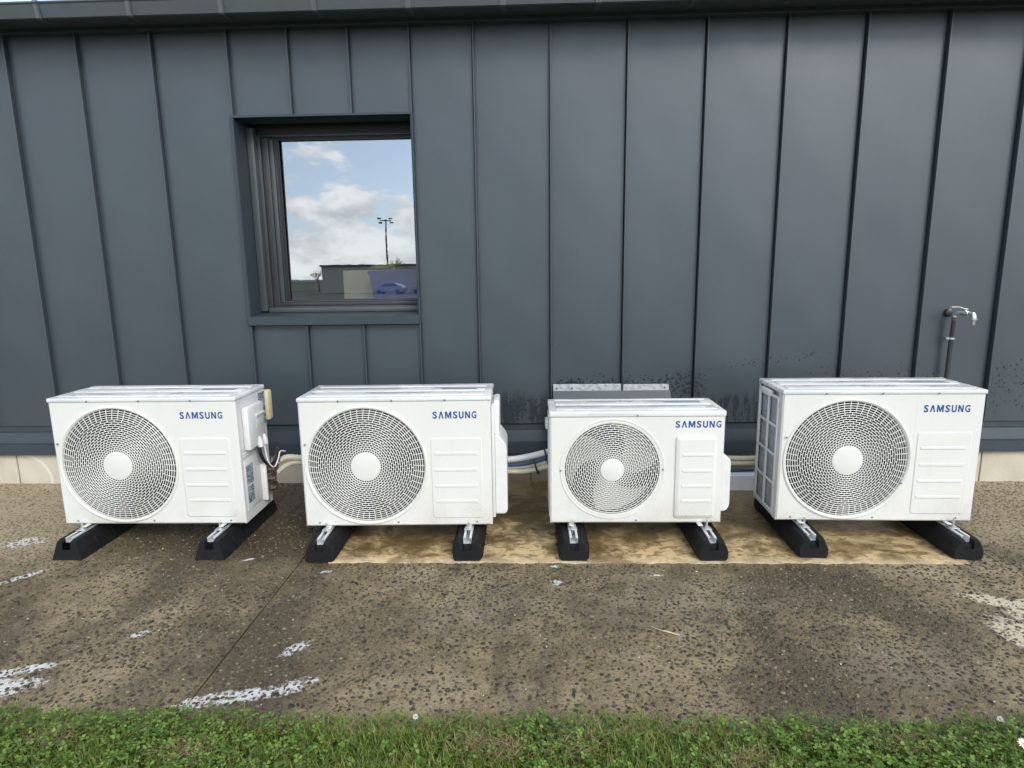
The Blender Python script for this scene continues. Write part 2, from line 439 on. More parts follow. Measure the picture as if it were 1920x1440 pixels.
ZINC = mat_cladding()
TRIM = mat_simple('grey_coated_trim', (0.036, 0.050, 0.060), 0.42, 0, 0.1, 12, 0.5, 0.05)
GUTTER = mat_simple('grey_gutter_zinc', (0.062, 0.074, 0.080), 0.38, 0.0, 0.1, 9, 0.6, 0.05)
CLIP = mat_simple('bright_clip_metal', (0.13, 0.145, 0.15), 0.32, 0.3, 0.1, 20)
DARKMETAL = mat_simple('window_frame_grey', (0.042, 0.045, 0.047), 0.42, 0, 0.1, 20)
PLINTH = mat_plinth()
WHITE = mat_white(); LID = mat_lid()
PLASTIC = mat_simple('white_plastic', (0.74, 0.735, 0.71), 0.38, 0, 0.05, 18)
SIDEGREY = mat_simple('side_enamel', (0.70, 0.69, 0.67), 0.4, 0, 0.06, 12)
CREAM = mat_simple('cream_plastic', (0.66, 0.60, 0.36), 0.5, 0, 0.06, 18)
FANL = mat_simple('pale_fan_plastic', (0.42, 0.41, 0.35), 0.45, 0, 0.08, 14)
FAN = mat_simple('grey_fan_plastic', (0.055, 0.054, 0.050), 0.45, 0, 0.08, 14)
CAVITY = mat_simple('fan_cavity', (0.006, 0.006, 0.006), 0.7, 0, 0.1, 14)
BLUE = mat_simple('blue_print', (0.022, 0.065, 0.24), 0.45, 0, 0.05, 14, 0.4, 0.0)
RUBBER = mat_rubber()
ALU = mat_simple('aluminium_rail', (0.72, 0.73, 0.73), 0.45, 0.25, 0.1, 22, 0.5, 0.1)
ZINCPL = mat_simple('galvanised_steel', (0.60, 0.61, 0.61), 0.38, 0.5, 0.15, 40, 0.5, 0.1)
BRASS = mat_simple('tarnished_brass', (0.17, 0.125, 0.085), 0.42, 0.5, 0.3, 50)
INSUL = mat_simple('cream_insulation', (0.78, 0.73, 0.56), 0.7, 0, 0.1, 25, 0.3, 0.3)
INSULW = mat_simple('white_insulation', (0.88, 0.88, 0.86), 0.6, 0, 0.06, 25, 0.3, 0.25)
CABLEB = mat_simple('blue_cable', (0.03, 0.085, 0.19), 0.45, 0, 0.1, 30)
CABLEK = mat_simple('black_cable', (0.012, 0.012, 0.013), 0.5, 0, 0.1, 30)
CABLEG = mat_simple('green_cable', (0.20, 0.25, 0.06), 0.45, 0, 0.1, 30)
PIPEBR = mat_simple('weathered_pipe', (0.050, 0.050, 0.052), 0.36, 0.3, 0.2, 40)
CHROME = mat_simple('tap_chrome', (0.82, 0.82, 0.80), 0.24, 0.9, 0.05, 40)
COPPER = mat_simple('copper_fitting', (0.5, 0.22, 0.13), 0.35, 0.8, 0.1, 40)
SCREW = mat_simple('screw_steel', (0.26, 0.25, 0.24), 0.45, 0.6, 0.1, 60)
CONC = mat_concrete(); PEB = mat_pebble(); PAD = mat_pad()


def mat_sticker(name, base, ink, sx, sz):
    m = M(name); P = m.obj(); n = m.noise(m.scale(P, (1, sx, sz)), 1, 3, 0.7); blk = m.noise(m.scale(P, (1, 12, 9)), 1, 1)
    c = m.mix(n.ss(0.44, 0.52) * (0.5 + blk.ss(0.35, 0.55) * 0.5), base, ink); m.set(base=c, rough=0.35); return m
STICK = mat_sticker('rating_sticker', (0.42, 0.47, 0.52), (0.035, 0.085, 0.17), 90, 150)
STICK2 = mat_sticker('notice_sticker', (0.46, 0.50, 0.52), (0.045, 0.09, 0.15), 60, 190)

def mat_coil():
    m = M('coil_fins'); P = m.obj(); x, y, z = m.xyz(P)
    rows = m.noise(m.scale(P, (1, 1, 210)), 1, 1); n = m.noise(P, 22, 4); f = m.noise(P, 90, 3)
    wv = m.noise(m.scale(P, (1, 900, 1)), 1, 1)
    c = m.mix(n.ss(0.35, 0.7), (0.42, 0.45, 0.48), (0.62, 0.64, 0.66))
    c = m.mix(rows.ss(0.4, 0.7) * 0.35, c, (0.24, 0.26, 0.28))
    c = m.mix(f.ss(0.70, 0.76) * 0.9, c, (0.72, 0.73, 0.74))
    m.set(base=c, rough=0.42, metal=0.3); m.bump(rows + wv, 0.6, 0.003); return m
COIL = mat_coil()

# ------------------------------------------------------------------ setting: ground
GRASSBASE = M('lawn_soil'); _P = GRASSBASE.pos(); _n = GRASSBASE.noise(_P, 14, 5); _n2 = GRASSBASE.noise(_P, 0.35, 4)
_c = GRASSBASE.mix(_n.ss(0.35, 0.7), (0.035, 0.050, 0.012), (0.085, 0.110, 0.026)); _c = GRASSBASE.mix(_n2.ss(0.4, 0.7) * 0.3, _c, (0.07, 0.075, 0.03))
GRASSBASE.set(base=_c, rough=0.9); GRASSBASE.bump(_n, 0.8, 0.02)
ASPH = mat_simple('asphalt', (0.055, 0.054, 0.052), 0.85, 0, 0.15, 3)
tag(py_obj('ground', [(-300, -400, -0.024), (300, -400, -0.024), (300, 300, -0.024), (-300, 300, -0.024)], [(0, 1, 2, 3)], GRASSBASE), kind='structure')
tag(py_obj('car_park', [(-120, -84, -0.018), (120, -84, -0.018), (120, -26, -0.018), (-120, -26, -0.018)], [(0, 1, 2, 3)], ASPH), kind='structure')

def slab_mesh(name, x0, x1, y0, y1, mat, top=0.0, nx=60, ny=24, amp=0.0004, th=0.12, rough=False):
    xs = np.linspace(x0, x1, nx + 1); ys = np.linspace(y0, y1, ny + 1)
    v = []; 
    for j, yy in enumerate(ys):
        for i, xx in enumerate(xs):
            e = 0.0; jy = (0.0035 * math.sin(xx * 23) + 0.003 * math.sin(xx * 57 + 1) + 0.002 * math.sin(xx * 131)) if (rough and j == 0) else 0.0
            v.append((xx, yy + jy, top - e + amp * (math.sin(xx * 5.1 + yy * 3.3) + math.sin(xx * 2.3 - yy * 7.7)) * 0.5))
    f = [(j * (nx + 1) + i, j * (nx + 1) + i + 1, (j + 1) * (nx + 1) + i + 1, (j + 1) * (nx + 1) + i) for j in range(ny) for i in range(nx)]
    b = len(v)
    rim = [i for i in range(nx + 1)] + [j * (nx + 1) + nx for j in range(1, ny + 1)] + [ny * (nx + 1) + i for i in range(nx - 1, -1, -1)] + [j * (nx + 1) for j in range(ny - 1, 0, -1)]
    for r in rim: v.append((v[r][0], v[r][1], top - th))
    n = len(rim)
    for i in range(n): f.append((rim[i], b + i, b + (i + 1) % n, rim[(i + 1) % n]))
    return py_obj(name, v, f, mat)

J1, J2 = -1.062, 2.035
PX0, PX1, PY0 = -0.93, 1.90, 2.592
slabs = [(-5.6, J1 - 0.003), (J1 + 0.003, J2 - 0.003), (J2 + 0.003, 5.6)]
slab_objs = []
for a, b in slabs:
    o = slab_mesh('concrete_slab', a, b, 1.555, 3.74, CONC)
    tag(o, kind='structure'); slab_objs.append(o)
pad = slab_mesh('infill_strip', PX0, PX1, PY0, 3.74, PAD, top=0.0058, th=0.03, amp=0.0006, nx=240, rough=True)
tag(pad, kind='structure')

# pebbles standing slightly proud of the slabs
def pebbles():
    n = 110000
    x = npr.uniform(-3.7, 3.7, n); y = npr.uniform(1.57, 3.66, n)
    ok = ~((x > PX0 - 0.012) & (x < PX1 + 0.012) & (y > PY0 - 0.010)) & (np.abs(x - J1) > 0.008) & (np.abs(x - J2) > 0.008)
    x, y = x[ok], y[ok]
    # thin out crowding with a hash grid (keep first of a cell)
    cell = 0.0148; key = np.floor(x / cell).astype(int) * 100003 + np.floor(y / cell).astype(int)
    _, idx = np.unique(key, return_index=True); x, y = x[idx], y[idx]; n = len(x)
    cl = np.sin(x * 3.1 + 1.7 * np.sin(y * 2.3)) * np.sin(y * 4.1 + 1.2 * np.sin(x * 1.9 + 2)) 
    keep = npr.random(n) < np.clip(0.82 + 0.4 * cl, 0.4, 1); x, y = x[keep], y[keep]; n = len(x)
    a = npr.uniform(0.0046, 0.0086, n) * npr.choice([0.6, 0.9, 1.15, 1.4], n, p=[.3, .35, .27, .08]); b = a * npr.uniform(0.5, 0.95, n)
    h = npr.uniform(0.0012, 0.0038, n); th = npr.uniform(0, PI, n)
    m = 7; k = np.arange(m) * 2 * PI / m
    wob = npr.uniform(0.78, 1.2, (n, m))
    def ring(s, z):
        px = a[:, None] * s * np.cos(k) * wob; py = b[:, None] * s * np.sin(k) * wob
        X = x[:, None] + px * np.cos(th)[:, None] - py * np.sin(th)[:, None]
        Y = y[:, None] + px * np.sin(th)[:, None] + py * np.cos(th)[:, None]
        return np.stack([X, Y, np.broadcast_to(z[:, None], X.shape)], -1)
    r0 = ring(1.0, np.full(n, -0.0015)); r1 = ring(0.86, h * 0.75); r2 = np.stack([x, y, h], -1)[:, None]
    v = np.concatenate([r0, r1, r2], 1).reshape(-1, 3); st = 2 * m + 1
    t = []
    for i in range(m):
        j = (i + 1) % m
        t += [(i, j, m + j), (i, m + j, m + i), (m + i, m + j, 2 * m)]
    t = (np.array(t)[None] + (np.arange(n) * st)[:, None, None]).reshape(-1, 3)
    o = np_obj('aggregate_pebbles', v, t, PEB, None, True)
    return tag(o, 'dark wet pebbles exposed all over the brown concrete apron', 'pebbles', None, 'stuff')
pebbles()
GRIT = mat_simple('pale_chip', (0.68, 0.64, 0.56), 0.6, 0, 0.1, 60)
def grit():
    n = 420; x = npr.uniform(-3.4, 3.4, n); y = npr.uniform(1.62, 3.3, n); ok = ~((x > PX0) & (x < PX1) & (y > PY0)); x, y = x[ok], y[ok]; n = len(x)
    base = np.array([(1, 0, 0), (0.3, 0.8, 0), (-0.8, 0.5, 0), (-0.7, -0.6, 0), (0.4, -0.8, 0), (0.1, 0.05, 0.8)])
    t = np.array([(0, 1, 5), (1, 2, 5), (2, 3, 5), (3, 4, 5), (4, 0, 5)])
    sc = npr.uniform(0.0016, 0.0042, n) * np.where(npr.random(n) < 0.06, 1.7, 1); a = npr.uniform(0, 2 * PI, n); st = npr.uniform(0.45, 1, n)
    bx_ = base[None, :, 0] * sc[:, None]; by = base[None, :, 1] * (sc * st)[:, None]; bz = base[None, :, 2] * sc[:, None] * 0.7 + 0.0022
    v = np.stack([x[:, None] + bx_ * np.cos(a)[:, None] - by * np.sin(a)[:, None], y[:, None] + bx_ * np.sin(a)[:, None] + by * np.cos(a)[:, None], bz], -1).reshape(-1, 3)
    o = np_obj('pale_grit', v, (t[None] + (np.arange(n) * 6)[:, None, None]).reshape(-1, 3), GRIT)
    return tag(o, 'tiny pale chips scattered over the brown concrete', 'grit', None, 'stuff')
grit()

# ------------------------------------------------------------------ the building
BLD = empty('building', (0, 3.7, 0))
BLD['label'] = 'low building clad in dark grey standing seam metal with one small window'; BLD['category'] = 'building'
BI = Matrix.Translation((0, -3.7, 0))
def B(o):                       # world-built mesh becomes a child of the building
    o.parent = BLD; o.matrix_parent_inverse = BI; return o

ZB, ZT = 0.374, 2.66
WX0, WX1, WZ0, WZ1 = -1.668, -0.6705, 1.03, 2.152
sx = [-2.9346, -2.5246, -2.1022, -1.6763, -0.6631, -0.3145, 0.108, 0.5285, 0.9542, 1.3814, 1.7998, 2.2293]
sx = [sx[0] - 0.42 * i for i in range(6, 0, -1)] + sx + [sx[-1] + 0.424 * i for i in range(1, 8)]
def panel(x0, x1, z0, z1):
    x0 += 0.0050; x1 -= 0.0085
    nx = 8; nz = max(4, int((z1 - z0) / 0.09)); v = []; ph = rnd.uniform(0, 6); ph2 = rnd.uniform(0, 6); am = rnd.uniform(0.9, 1.7)
    for j in range(nz + 1):
        for i in range(nx + 1):
            u = i / nx; w = j / nz; zz = z0 + (z1 - z0) * w
            pil = math.sin(PI * u) ** 0.7
            dsp = (0.0011 * math.sin(zz * 3.1 + ph) + 0.0009 * math.sin(zz * 7.3 + ph2 + u * 2.5) + 0.0005 * math.sin(zz * 15 + u * 6 + ph)) * am * pil
            v.append((x0 + (x1 - x0) * u, D + 0.012 + dsp - 0.0012 * pil, zz))
    f = [(j * (nx + 1) + i, j * (nx + 1) + i + 1, (j + 1) * (nx + 1) + i + 1, (j + 1) * (nx + 1) + i) for j in range(nz) for i in range(nx)]
    n = len(v)                                  # edges folded back
    for i in (0, nx):
        n = len(v)
        for j in range(nz + 1): q = v[j * (nx + 1) + i]; v.append((q[0], D + 0.034, q[2]))
        f += [(j * (nx + 1) + i, (j + 1) * (nx + 1) + i, n + j + 1, n + j) for j in range(nz)]
    n = len(v)
    for i in range(nx + 1): v.append((v[i][0], D + 0.03, z0))
    f += [(i, n + i, n + i + 1, i + 1) for i in range(nx)]
    return B(py_obj('cladding_panel', v, f, ZINC, None, 40))
def seam(x, z0, z1):
    bm = bmesh.new()
    add_extr(bm, [(-0.0030, D + 0.036), (0.0030, D + 0.036), (0.0030, D - 0.004), (0.0050, D - 0.006), (0.0050, D - 0.0165), (0.0035, D - 0.0185), (-0.0025, D - 0.0185), (-0.0035, D - 0.0165)], 0, 1, 'x')
    for v in bm.verts: t, a, b = v.co.x, v.co.y, v.co.z; v.co = (x + a + 0.0012 * math.sin(z0 + t * 4 + x * 9) * t, b, z0 + (z1 - z0) * t)
    return B(bm_obj('standing_seam', bm, ZINC, None))
for a, b in zip(sx, sx[1:]):
    if abs(a + 1.6763) < 1e-3:
        w = (b - a) / 3
        for i in range(3):
            panel(a + w * i, a + w * (i + 1), WZ1, ZT); panel(a + w * i, a + w * (i + 1), ZB, 0.985)
            if i: seam(a + w * i, WZ1 + 0.004, ZT); seam(a + w * i, ZB, 0.982)
    else: panel(a, b, ZB, ZT)
for x in sx: seam(x, ZB, ZT)
XL, XR = sx[0], sx[-1]

# base flashing, plinth, trims, gutter, roof
B(extr('base_flashing', [(3.700, 0.372), (3.690, 0.372), (3.687, 0.336), (3.672, 0.332), (3.655, 0.268), (3.636, 0.262), (3.634, 0.197), (3.638, 0.194), (3.700, 0.196)], XL, XR, TRIM))
xb = -0.02 - 10 * 0.54
while xb < XR:
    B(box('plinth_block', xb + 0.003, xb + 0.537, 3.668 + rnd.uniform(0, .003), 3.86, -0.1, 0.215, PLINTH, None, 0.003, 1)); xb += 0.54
B(box('plinth_mortar', XL, XR, 3.676, 3.87, -0.1, 0.21, mat_simple('mortar', (0.10, 0.085, 0.065), 0.9)))
B(box('eaves_trim', XL, XR, 3.618, 3.68, 2.608, 2.632, TRIM, None, 0.002, 1))
B(box('soffit', XL, XR, 3.46, 4.0, 2.640, 2.652, TRIM))
gut = B(extr('gutter', [(3.66, 2.635), (3.455, 2.612), (3.446, 2.616), (3.433, 2.676), (3.427, 2.683), (3.431, 2.691), (3.442, 2.689), (3.448, 2.679), (3.460, 2.628), (3.64, 2.645), (3.65, 2.74), (3.66, 2.74)], XL, XR, GUTTER))
def gchild(o): o.parent = gut; return o
x = -2.552 - 0.483 * 6
while x < XR - 0.1:
    prof = [(3.56, 2.622), (3.452, 2.609), (3.4425, 2.614), (3.4295, 2.678), (3.4235, 2.6835), (3.427, 2.6935), (3.433, 2.6935), (3.4275, 2.684), (3.4330, 2.678), (3.4465, 2.6165), (3.4535, 2.613), (3.56, 2.625)]
    bm = bmesh.new(); add_extr(bm, [(a - 0.0035, b - 0.0015) for a, b in prof], x - 0.014, x + 0.014)
    add_extr(bm, [(a - 0.0085, b - 0.0035) for a, b in prof], x + 0.002, x + 0.009)
    gchild(bm_obj('gutter_clip', bm, CLIP)); x += 0.483
for x in (-1.62, 0.22, 2.06, 3.9, -3.5): 
    gchild(box('joint_strip', x, x + 0.05, 3.6155, 3.617, 2.6085, 2.6315, TRIM))
B(extr('roof', [(3.60, 2.66), (3.60, 2.70), (12.0, 3.0), (12.0, 2.95)], XL, XR, GUTTER))
# masonry behind the cladding, with the window hole left open
for nm, a in (('masonry', (XL, WX0 - 0.02, 3.71, 3.98, 0.2, 2.64)), ('masonry', (WX1 + 0.13, XR, 3.71, 3.98, 0.2, 2.64)), ('masonry', (WX0 - 0.02, WX1 + 0.13, 3.71, 3.98, 0.2, 0.98)), ('masonry', (WX0 - 0.02, WX1 + 0.13, 3.70, 3.98, 2.20, 2.64))):
    B(box(nm, *a, TRIM))
INTW = mat_simple('interior_paint', (0.34, 0.33, 0.29), 0.8, 0, 0.06, 3); INTD = mat_simple('interior_floor', (0.16, 0.15, 0.13), 0.7, 0, 0.06, 3)
for nm, a, mt in (('interior_wall', (-3.6, -3.5, 3.98, 8, 0, 2.6), INTW), ('interior_wall', (1.5, 1.6, 3.98, 8, 0, 2.6), INTW), ('interior_wall', (-3.6, 1.6, 8, 8.1, 0, 2.6), INTW), ('interior_floor', (-3.6, 1.6, 3.98, 8, -0.02, 0.0), INTD), ('interior_ceiling', (-3.6, 1.6, 3.98, 8, 2.6, 2.62), INTW), ('outer_wall', (XL, XL + 0.2, 3.98, 12, 0, 2.9), TRIM), ('outer_wall', (XR - 0.2, XR, 3.98, 12, 0, 2.9), TRIM), ('outer_wall', (XL, XR, 11.8, 12, 0, 2.9), TRIM)):
    B(box(nm, *a, mt))

# ---- window
WIN = B(empty('window', (-1.17, 3.83, 1.06))); WIN.matrix_parent_inverse = BI
def Wn(o): o.parent = WIN; o.matrix_parent_inverse = (Matrix.Translation((-1.17, 3.83, 1.06))).inverted(); return o
rv = 3.965; FY = 3.80
Wn(box('reveal_lining', WX0 - 0.003, WX0, 3.640, rv, WZ0 - 0.02, WZ1, TRIM)); Wn(box('reveal_lining', WX1, WX1 + 0.003, 3.640, FY + 0.025, WZ0 - 0.02, WZ1, TRIM))
Wn(box('reveal_lining', WX0 - 0.003, WX1 + 0.003, 3.640, FY + 0.01, WZ1, WZ1 + 0.004, TRIM))
Wn(box('edge_trim', WX0 - 0.022, WX0 - 0.003, 3.642, 3.676, WZ0 - 0.04, WZ1 + 0.010, TRIM, None, 0.002, 1))
Wn(box('edge_trim', WX1 + 0.003, WX1 + 0.012, 3.642, 3.676, WZ0 - 0.04, WZ1 + 0.010, TRIM, None, 0.002, 1))
Wn(box('edge_trim', WX0 - 0.003, WX1 + 0.003, 3.644, 3.676, WZ1 + 0.004, WZ1 + 0.012, TRIM))
Wn(extr('sill', [(3.636, 0.985), (3.630, 0.990), (3.630, 1.036), (3.634, 1.040), (3.86, 1.056), (3.86, 0.99)], WX0 - 0.012, WX1 + 0.006, TRIM))
# outer frame, shutter guide, sash

def ring_frame(name, x0, x1, z0, z1, t, y0, y1, tb=None, tt=None, mat=DARKMETAL, bev=0.003):
    tb = tb or t; tt = tt or t
    bm = bmesh.new()
    add_box(bm, x0, x0 + t, y0, y1, z0, z1, bev, 2); add_box(bm, x1 - t, x1, y0, y1, z0, z1, bev, 2)
    add_box(bm, x0 + t, x1 - t, y0 + 0.001, y1, z0, z0 + tb, bev, 2); add_box(bm, x0 + t, x1 - t, y0 + 0.001, y1, z1 - tt, z1, bev, 2)
    return Wn(bm_obj(name, bm, mat, None, 35))
WR = WX1 + 0.075      # the frame runs on behind the right hand cladding
Wn(box('shutter_guide', WX0 + 0.001, WX0 + 0.042, FY - 0.012, FY + 0.03, 1.062, 2.13, GUTTER, None, 0.004))
Wn(box('lintel_shade', WX0 + 0.002, WR, FY + 0.06, FY + 0.13, 2.085, 2.20, CABLEK))  # black box standing in for the deep shade under the lintel
ring_frame('outer_frame', WX0 + 0.001, WR, 1.045, 2.098, 0.060, FY + 0.032, FY + 0.10, 0.045, 0.014)
ring_frame('sash', WX0 + 0.063, WR + 0.05, 1.091, 2.083, 0.040, FY + 0.042, FY + 0.11, 0.022, 0.005)
ring_frame('glazing_bead', WX0 + 0.104, WR + 0.05, 1.114, 2.077, 0.026, FY + 0.052, FY + 0.11, 0.008, 0.004, GUTTER)
ring_frame('inner_bead', WX0 + 0.131, WR + 0.05, 1.123, 2.072, 0.018, FY + 0.058, FY + 0.11, 0.005, 0.003, DARKMETAL)
Wn(box('bottom_rail', WX0 + 0.046, WX1 + 0.03, FY - 0.002, FY + 0.04, 1.053, 1.082, GUTTER, None, 0.004))
GX0, GX1, GZ0, GZ1, GY = WX0 + 0.150, WR - 0.150, 1.128, 2.070, FY + 0.072
GX1 = WX1 - 0.02
GLASS = mat_glass(0.33, (0.95, 0.96, 0.95))
pane = Wn(py_obj('pane', [(GX0, GY, GZ0), (GX1, GY, GZ0), (GX1, GY + 0.0095, GZ1), (GX0, GY + 0.0095, GZ1)], [(0, 1, 2, 3)], GLASS))
tag(pane, 'clear glass reflecting clouds and a lamp mast')
for a in ((GX0 - 0.002, GX0 + 0.012, GZ0, GZ1), (GX1 - 0.012, GX1 + 0.002, GZ0, GZ1)):
    Wn(box('gasket', a[0], a[1], GY - 0.022, GY - 0.008, a[2], a[3], CABLEK))

# ---- things seen through the window
sill_in = B(box('inner_sill', WX0, WX1 + 0.02, 3.94, 4.22, 1.02, 1.045, INTW))
PLB = mat_simple('blue_plastic', (0.085, 0.10, 0.40), 0.4, 0, 0.08, 20)
bt = empty('storage_tub', (-0.83, 4.06, 1.068))
bm = bmesh.new(); add_extr(bm, [(-0.17, 0.0), (-0.19, 0.20), (-0.21, 0.205), (-0.21, 0.232), (0.21, 0.232), (0.21, 0.205), (0.19, 0.20), (0.17, 0.0)], -0.11, 0.11, 'y')
bmesh.ops.bevel(bm, geom=list(bm.edges), offset=0.006, segments=2, affect='EDGES'); bm_obj('tub', bm, PLB, bt, 40)
for xx in (-0.12, -0.1, 0.1): box('rib', xx, xx + 0.008, -0.1165, -0.11, 0.01, 0.2, PLB, bt, 0.002, 1)
tag(bt, 'blue plastic tub standing inside behind the window glass', 'tub')
lf = mat_simple('pale_leaf', (0.55, 0.62, 0.24), 0.5, 0, 0.2, 20)
pl = empty('pot_plant', (-0.88, 4.00, 1.285)); 
for k in range(9):
    a = rnd.uniform(-1.25, 0.9); L = rnd.uniform(0.07, 0.15)
    v = []; f = []
    for t in range(6):
        u = t / 5; w = 0.022 * math.sin(PI * (0.12 + 0.85 * u)); px = math.sin(a) * L * u * 1.3; pz = 0.04 + L * u * math.cos(a) * 0.8 - 0.06 * u * u
        yo = 0.012 * (k - 4); v += [(px - w * math.cos(a), yo - 0.01, pz + w * math.sin(a)), (px + w * math.cos(a), yo + 0.01, pz - w * math.sin(a))]
    f = [(2 * i, 2 * i + 1, 2 * i + 3, 2 * i + 2) for i in range(5)]
    py_obj('leaf', v, f, lf, pl, 60)
box('stem', -0.008, 0.008, -0.008, 0.008, 0.0, 0.06, lf, pl, 0.003)
tag(pl, 'pale leafy plant rising from the blue tub indoors', 'plant')
BEIGE = mat_simple('beige_board', (0.78, 0.72, 0.54), 0.7, 0, 0.06, 6)
tag(box('leaning_board', -1.265, -0.60, 4.185, 4.205, 1.046, 1.305, BEIGE, None, 0.002, 1), 'beige board propped indoors beside the blue tub', 'board')

# ---- sheet metal hood over the pipe hole behind the small unit
HD = empty('wall_hood', (0.46, 3.67, 0.3))
def H_(o): o.parent = HD; o.matrix_parent_inverse = Matrix.Translation((0.46, 3.67, 0.3)).inverted(); return o
WORN = M('worn_galvanised'); _P = WORN.pos(); _n = WORN.noise(_P, 40, 4); _n2 = WORN.noise(_P, 12, 3)
WORN.set(base=WORN.mix(_n.ss(0.4, 0.7), (0.62, 0.64, 0.64), (0.36, 0.38, 0.39)), rough=0.45, metal=0.35); WORN.bump(_n, 0.2, 0.002)
H_(box('top_flange', 0.119, 0.524, 3.652, 3.668, 0.574, 0.616, WORN, None, 0.002, 1)); H_(box('top_flange', 0.535, 0.805, 3.652, 3.668, 0.572, 0.613, WORN, None, 0.002, 1))
H_(extr('hood_sheet', [(3.648, 0.578), (3.500, 0.36), (3.500, 0.30), (3.504, 0.30), (3.505, 0.358), (3.652, 0.574)], 0.119, 0.812, GUTTER))
H_(box('hood_cheek', 0.119, 0.122, 3.52, 3.66, 0.30, 0.40, GUTTER)); H_(box('hood_cheek', 0.809, 0.812, 3.52, 3.66, 0.30, 0.40, GUTTER))
for xx in (0.140, 0.232, 0.78):
    bm = bmesh.new(); add_tube(bm, [(xx, 3.653, 0.594), (xx, 3.648, 0.594)], [0.007, 0.005], 10); H_(bm_obj('rivet', bm, SCREW, None, 40))
tag(HD, 'grey sheet metal hood with bright riveted flange on the wall', 'hood')

# ---- garden tap
TP = empty('garden_tap', (2.39, 3.63, 0.0))
def T_(o): o.parent = TP; o.matrix_parent_inverse = Matrix.Translation((2.39, 3.63, 0.0)).inverted(); return o
T_(tube('riser_pipe', spline([(2.392, 3.628, 0.02), (2.392, 3.628, 0.5), (2.396, 3.628, 0.86), (2.400, 3.628, 0.975)], 6), 0.0112, PIPEBR))
T_(tube('copper_joint', [(2.400, 3.628, 0.972), (2.400, 3.628, 0.992)], 0.0135, BRASS)); T_(tube('elbow', spline([(2.400, 3.628, 0.99), (2.400, 3.627, 1.008), (2.402, 3.612, 1.018), (2.404, 3.595, 1.018)], 5), 0.011, ZINCPL))
T_(tube('rosette', [(2.394, 3.674, 1.016), (2.394, 3.660, 1.016), (2.394, 3.655, 1.016)], [0.024, 0.023, 0.014], PIPEBR, None, 20))
T_(tube('pipe_clamp', [(2.3955, 3.628, 0.866), (2.396, 3.628, 0.877)], 0.0165, ZINCPL)); T_(box('clamp_ear', 2.366, 2.384, 3.622, 3.634, 0.866, 0.877, ZINCPL, None, 0.002, 1)); T_(tube('clamp_stud', [(2.396, 3.64, 0.8715), (2.396, 3.676, 0.8715)], 0.004, ZINCPL))
T_(tube('valve_body', [(2.404, 3.598, 1.018), (2.414, 3.575, 1.018), (2.4145, 3.574, 1.018), (2.424, 3.552, 1.018), (2.4245, 3.551, 1.018), (2.432, 3.535, 1.016)], [0.011, 0.011, 0.015, 0.015, 0.011, 0.011], CHROME, None, 8))
T_(tube('spout', [(2.434, 3.531, 1.024), (2.437, 3.526, 1.008), (2.438, 3.524, 0.995), (2.438, 3.524, 0.994), (2.438, 3.524, 0.985), (2.438, 3.524, 0.984), (2.438, 3.524, 0.957)], [0.008, 0.012, 0.012, 0.017, 0.017, 0.010, 0.0085], CHROME, None, 12))
T_(tube('lever_spindle', [(2.417, 3.566, 1.028), (2.417, 3.566, 1.048)], 0.007, CHROME))
bm = bmesh.new()
pts = spline([(2.424, 3.564, 1.042), (2.404, 3.572, 1.047), (2.385, 3.58, 1.054), (2.35, 3.588, 1.053)], 4)
for p, q in zip(pts, pts[1:]):
    d = q - p; ang = math.atan2(d.z, d.x); ln = d.length
    add_box(bm, -ln * 0.55, ln * 0.55, -0.008, 0.008, -0.0022, 0.0022, 0, 1, Matrix.Translation((p + q) / 2) @ Matrix.Rotation(-ang, 4, 'Y'))
T_(bm_obj('lever', bm, PLASTIC))
tag(TP, 'chrome lever tap on a dark riser pipe fixed to the wall', 'tap')


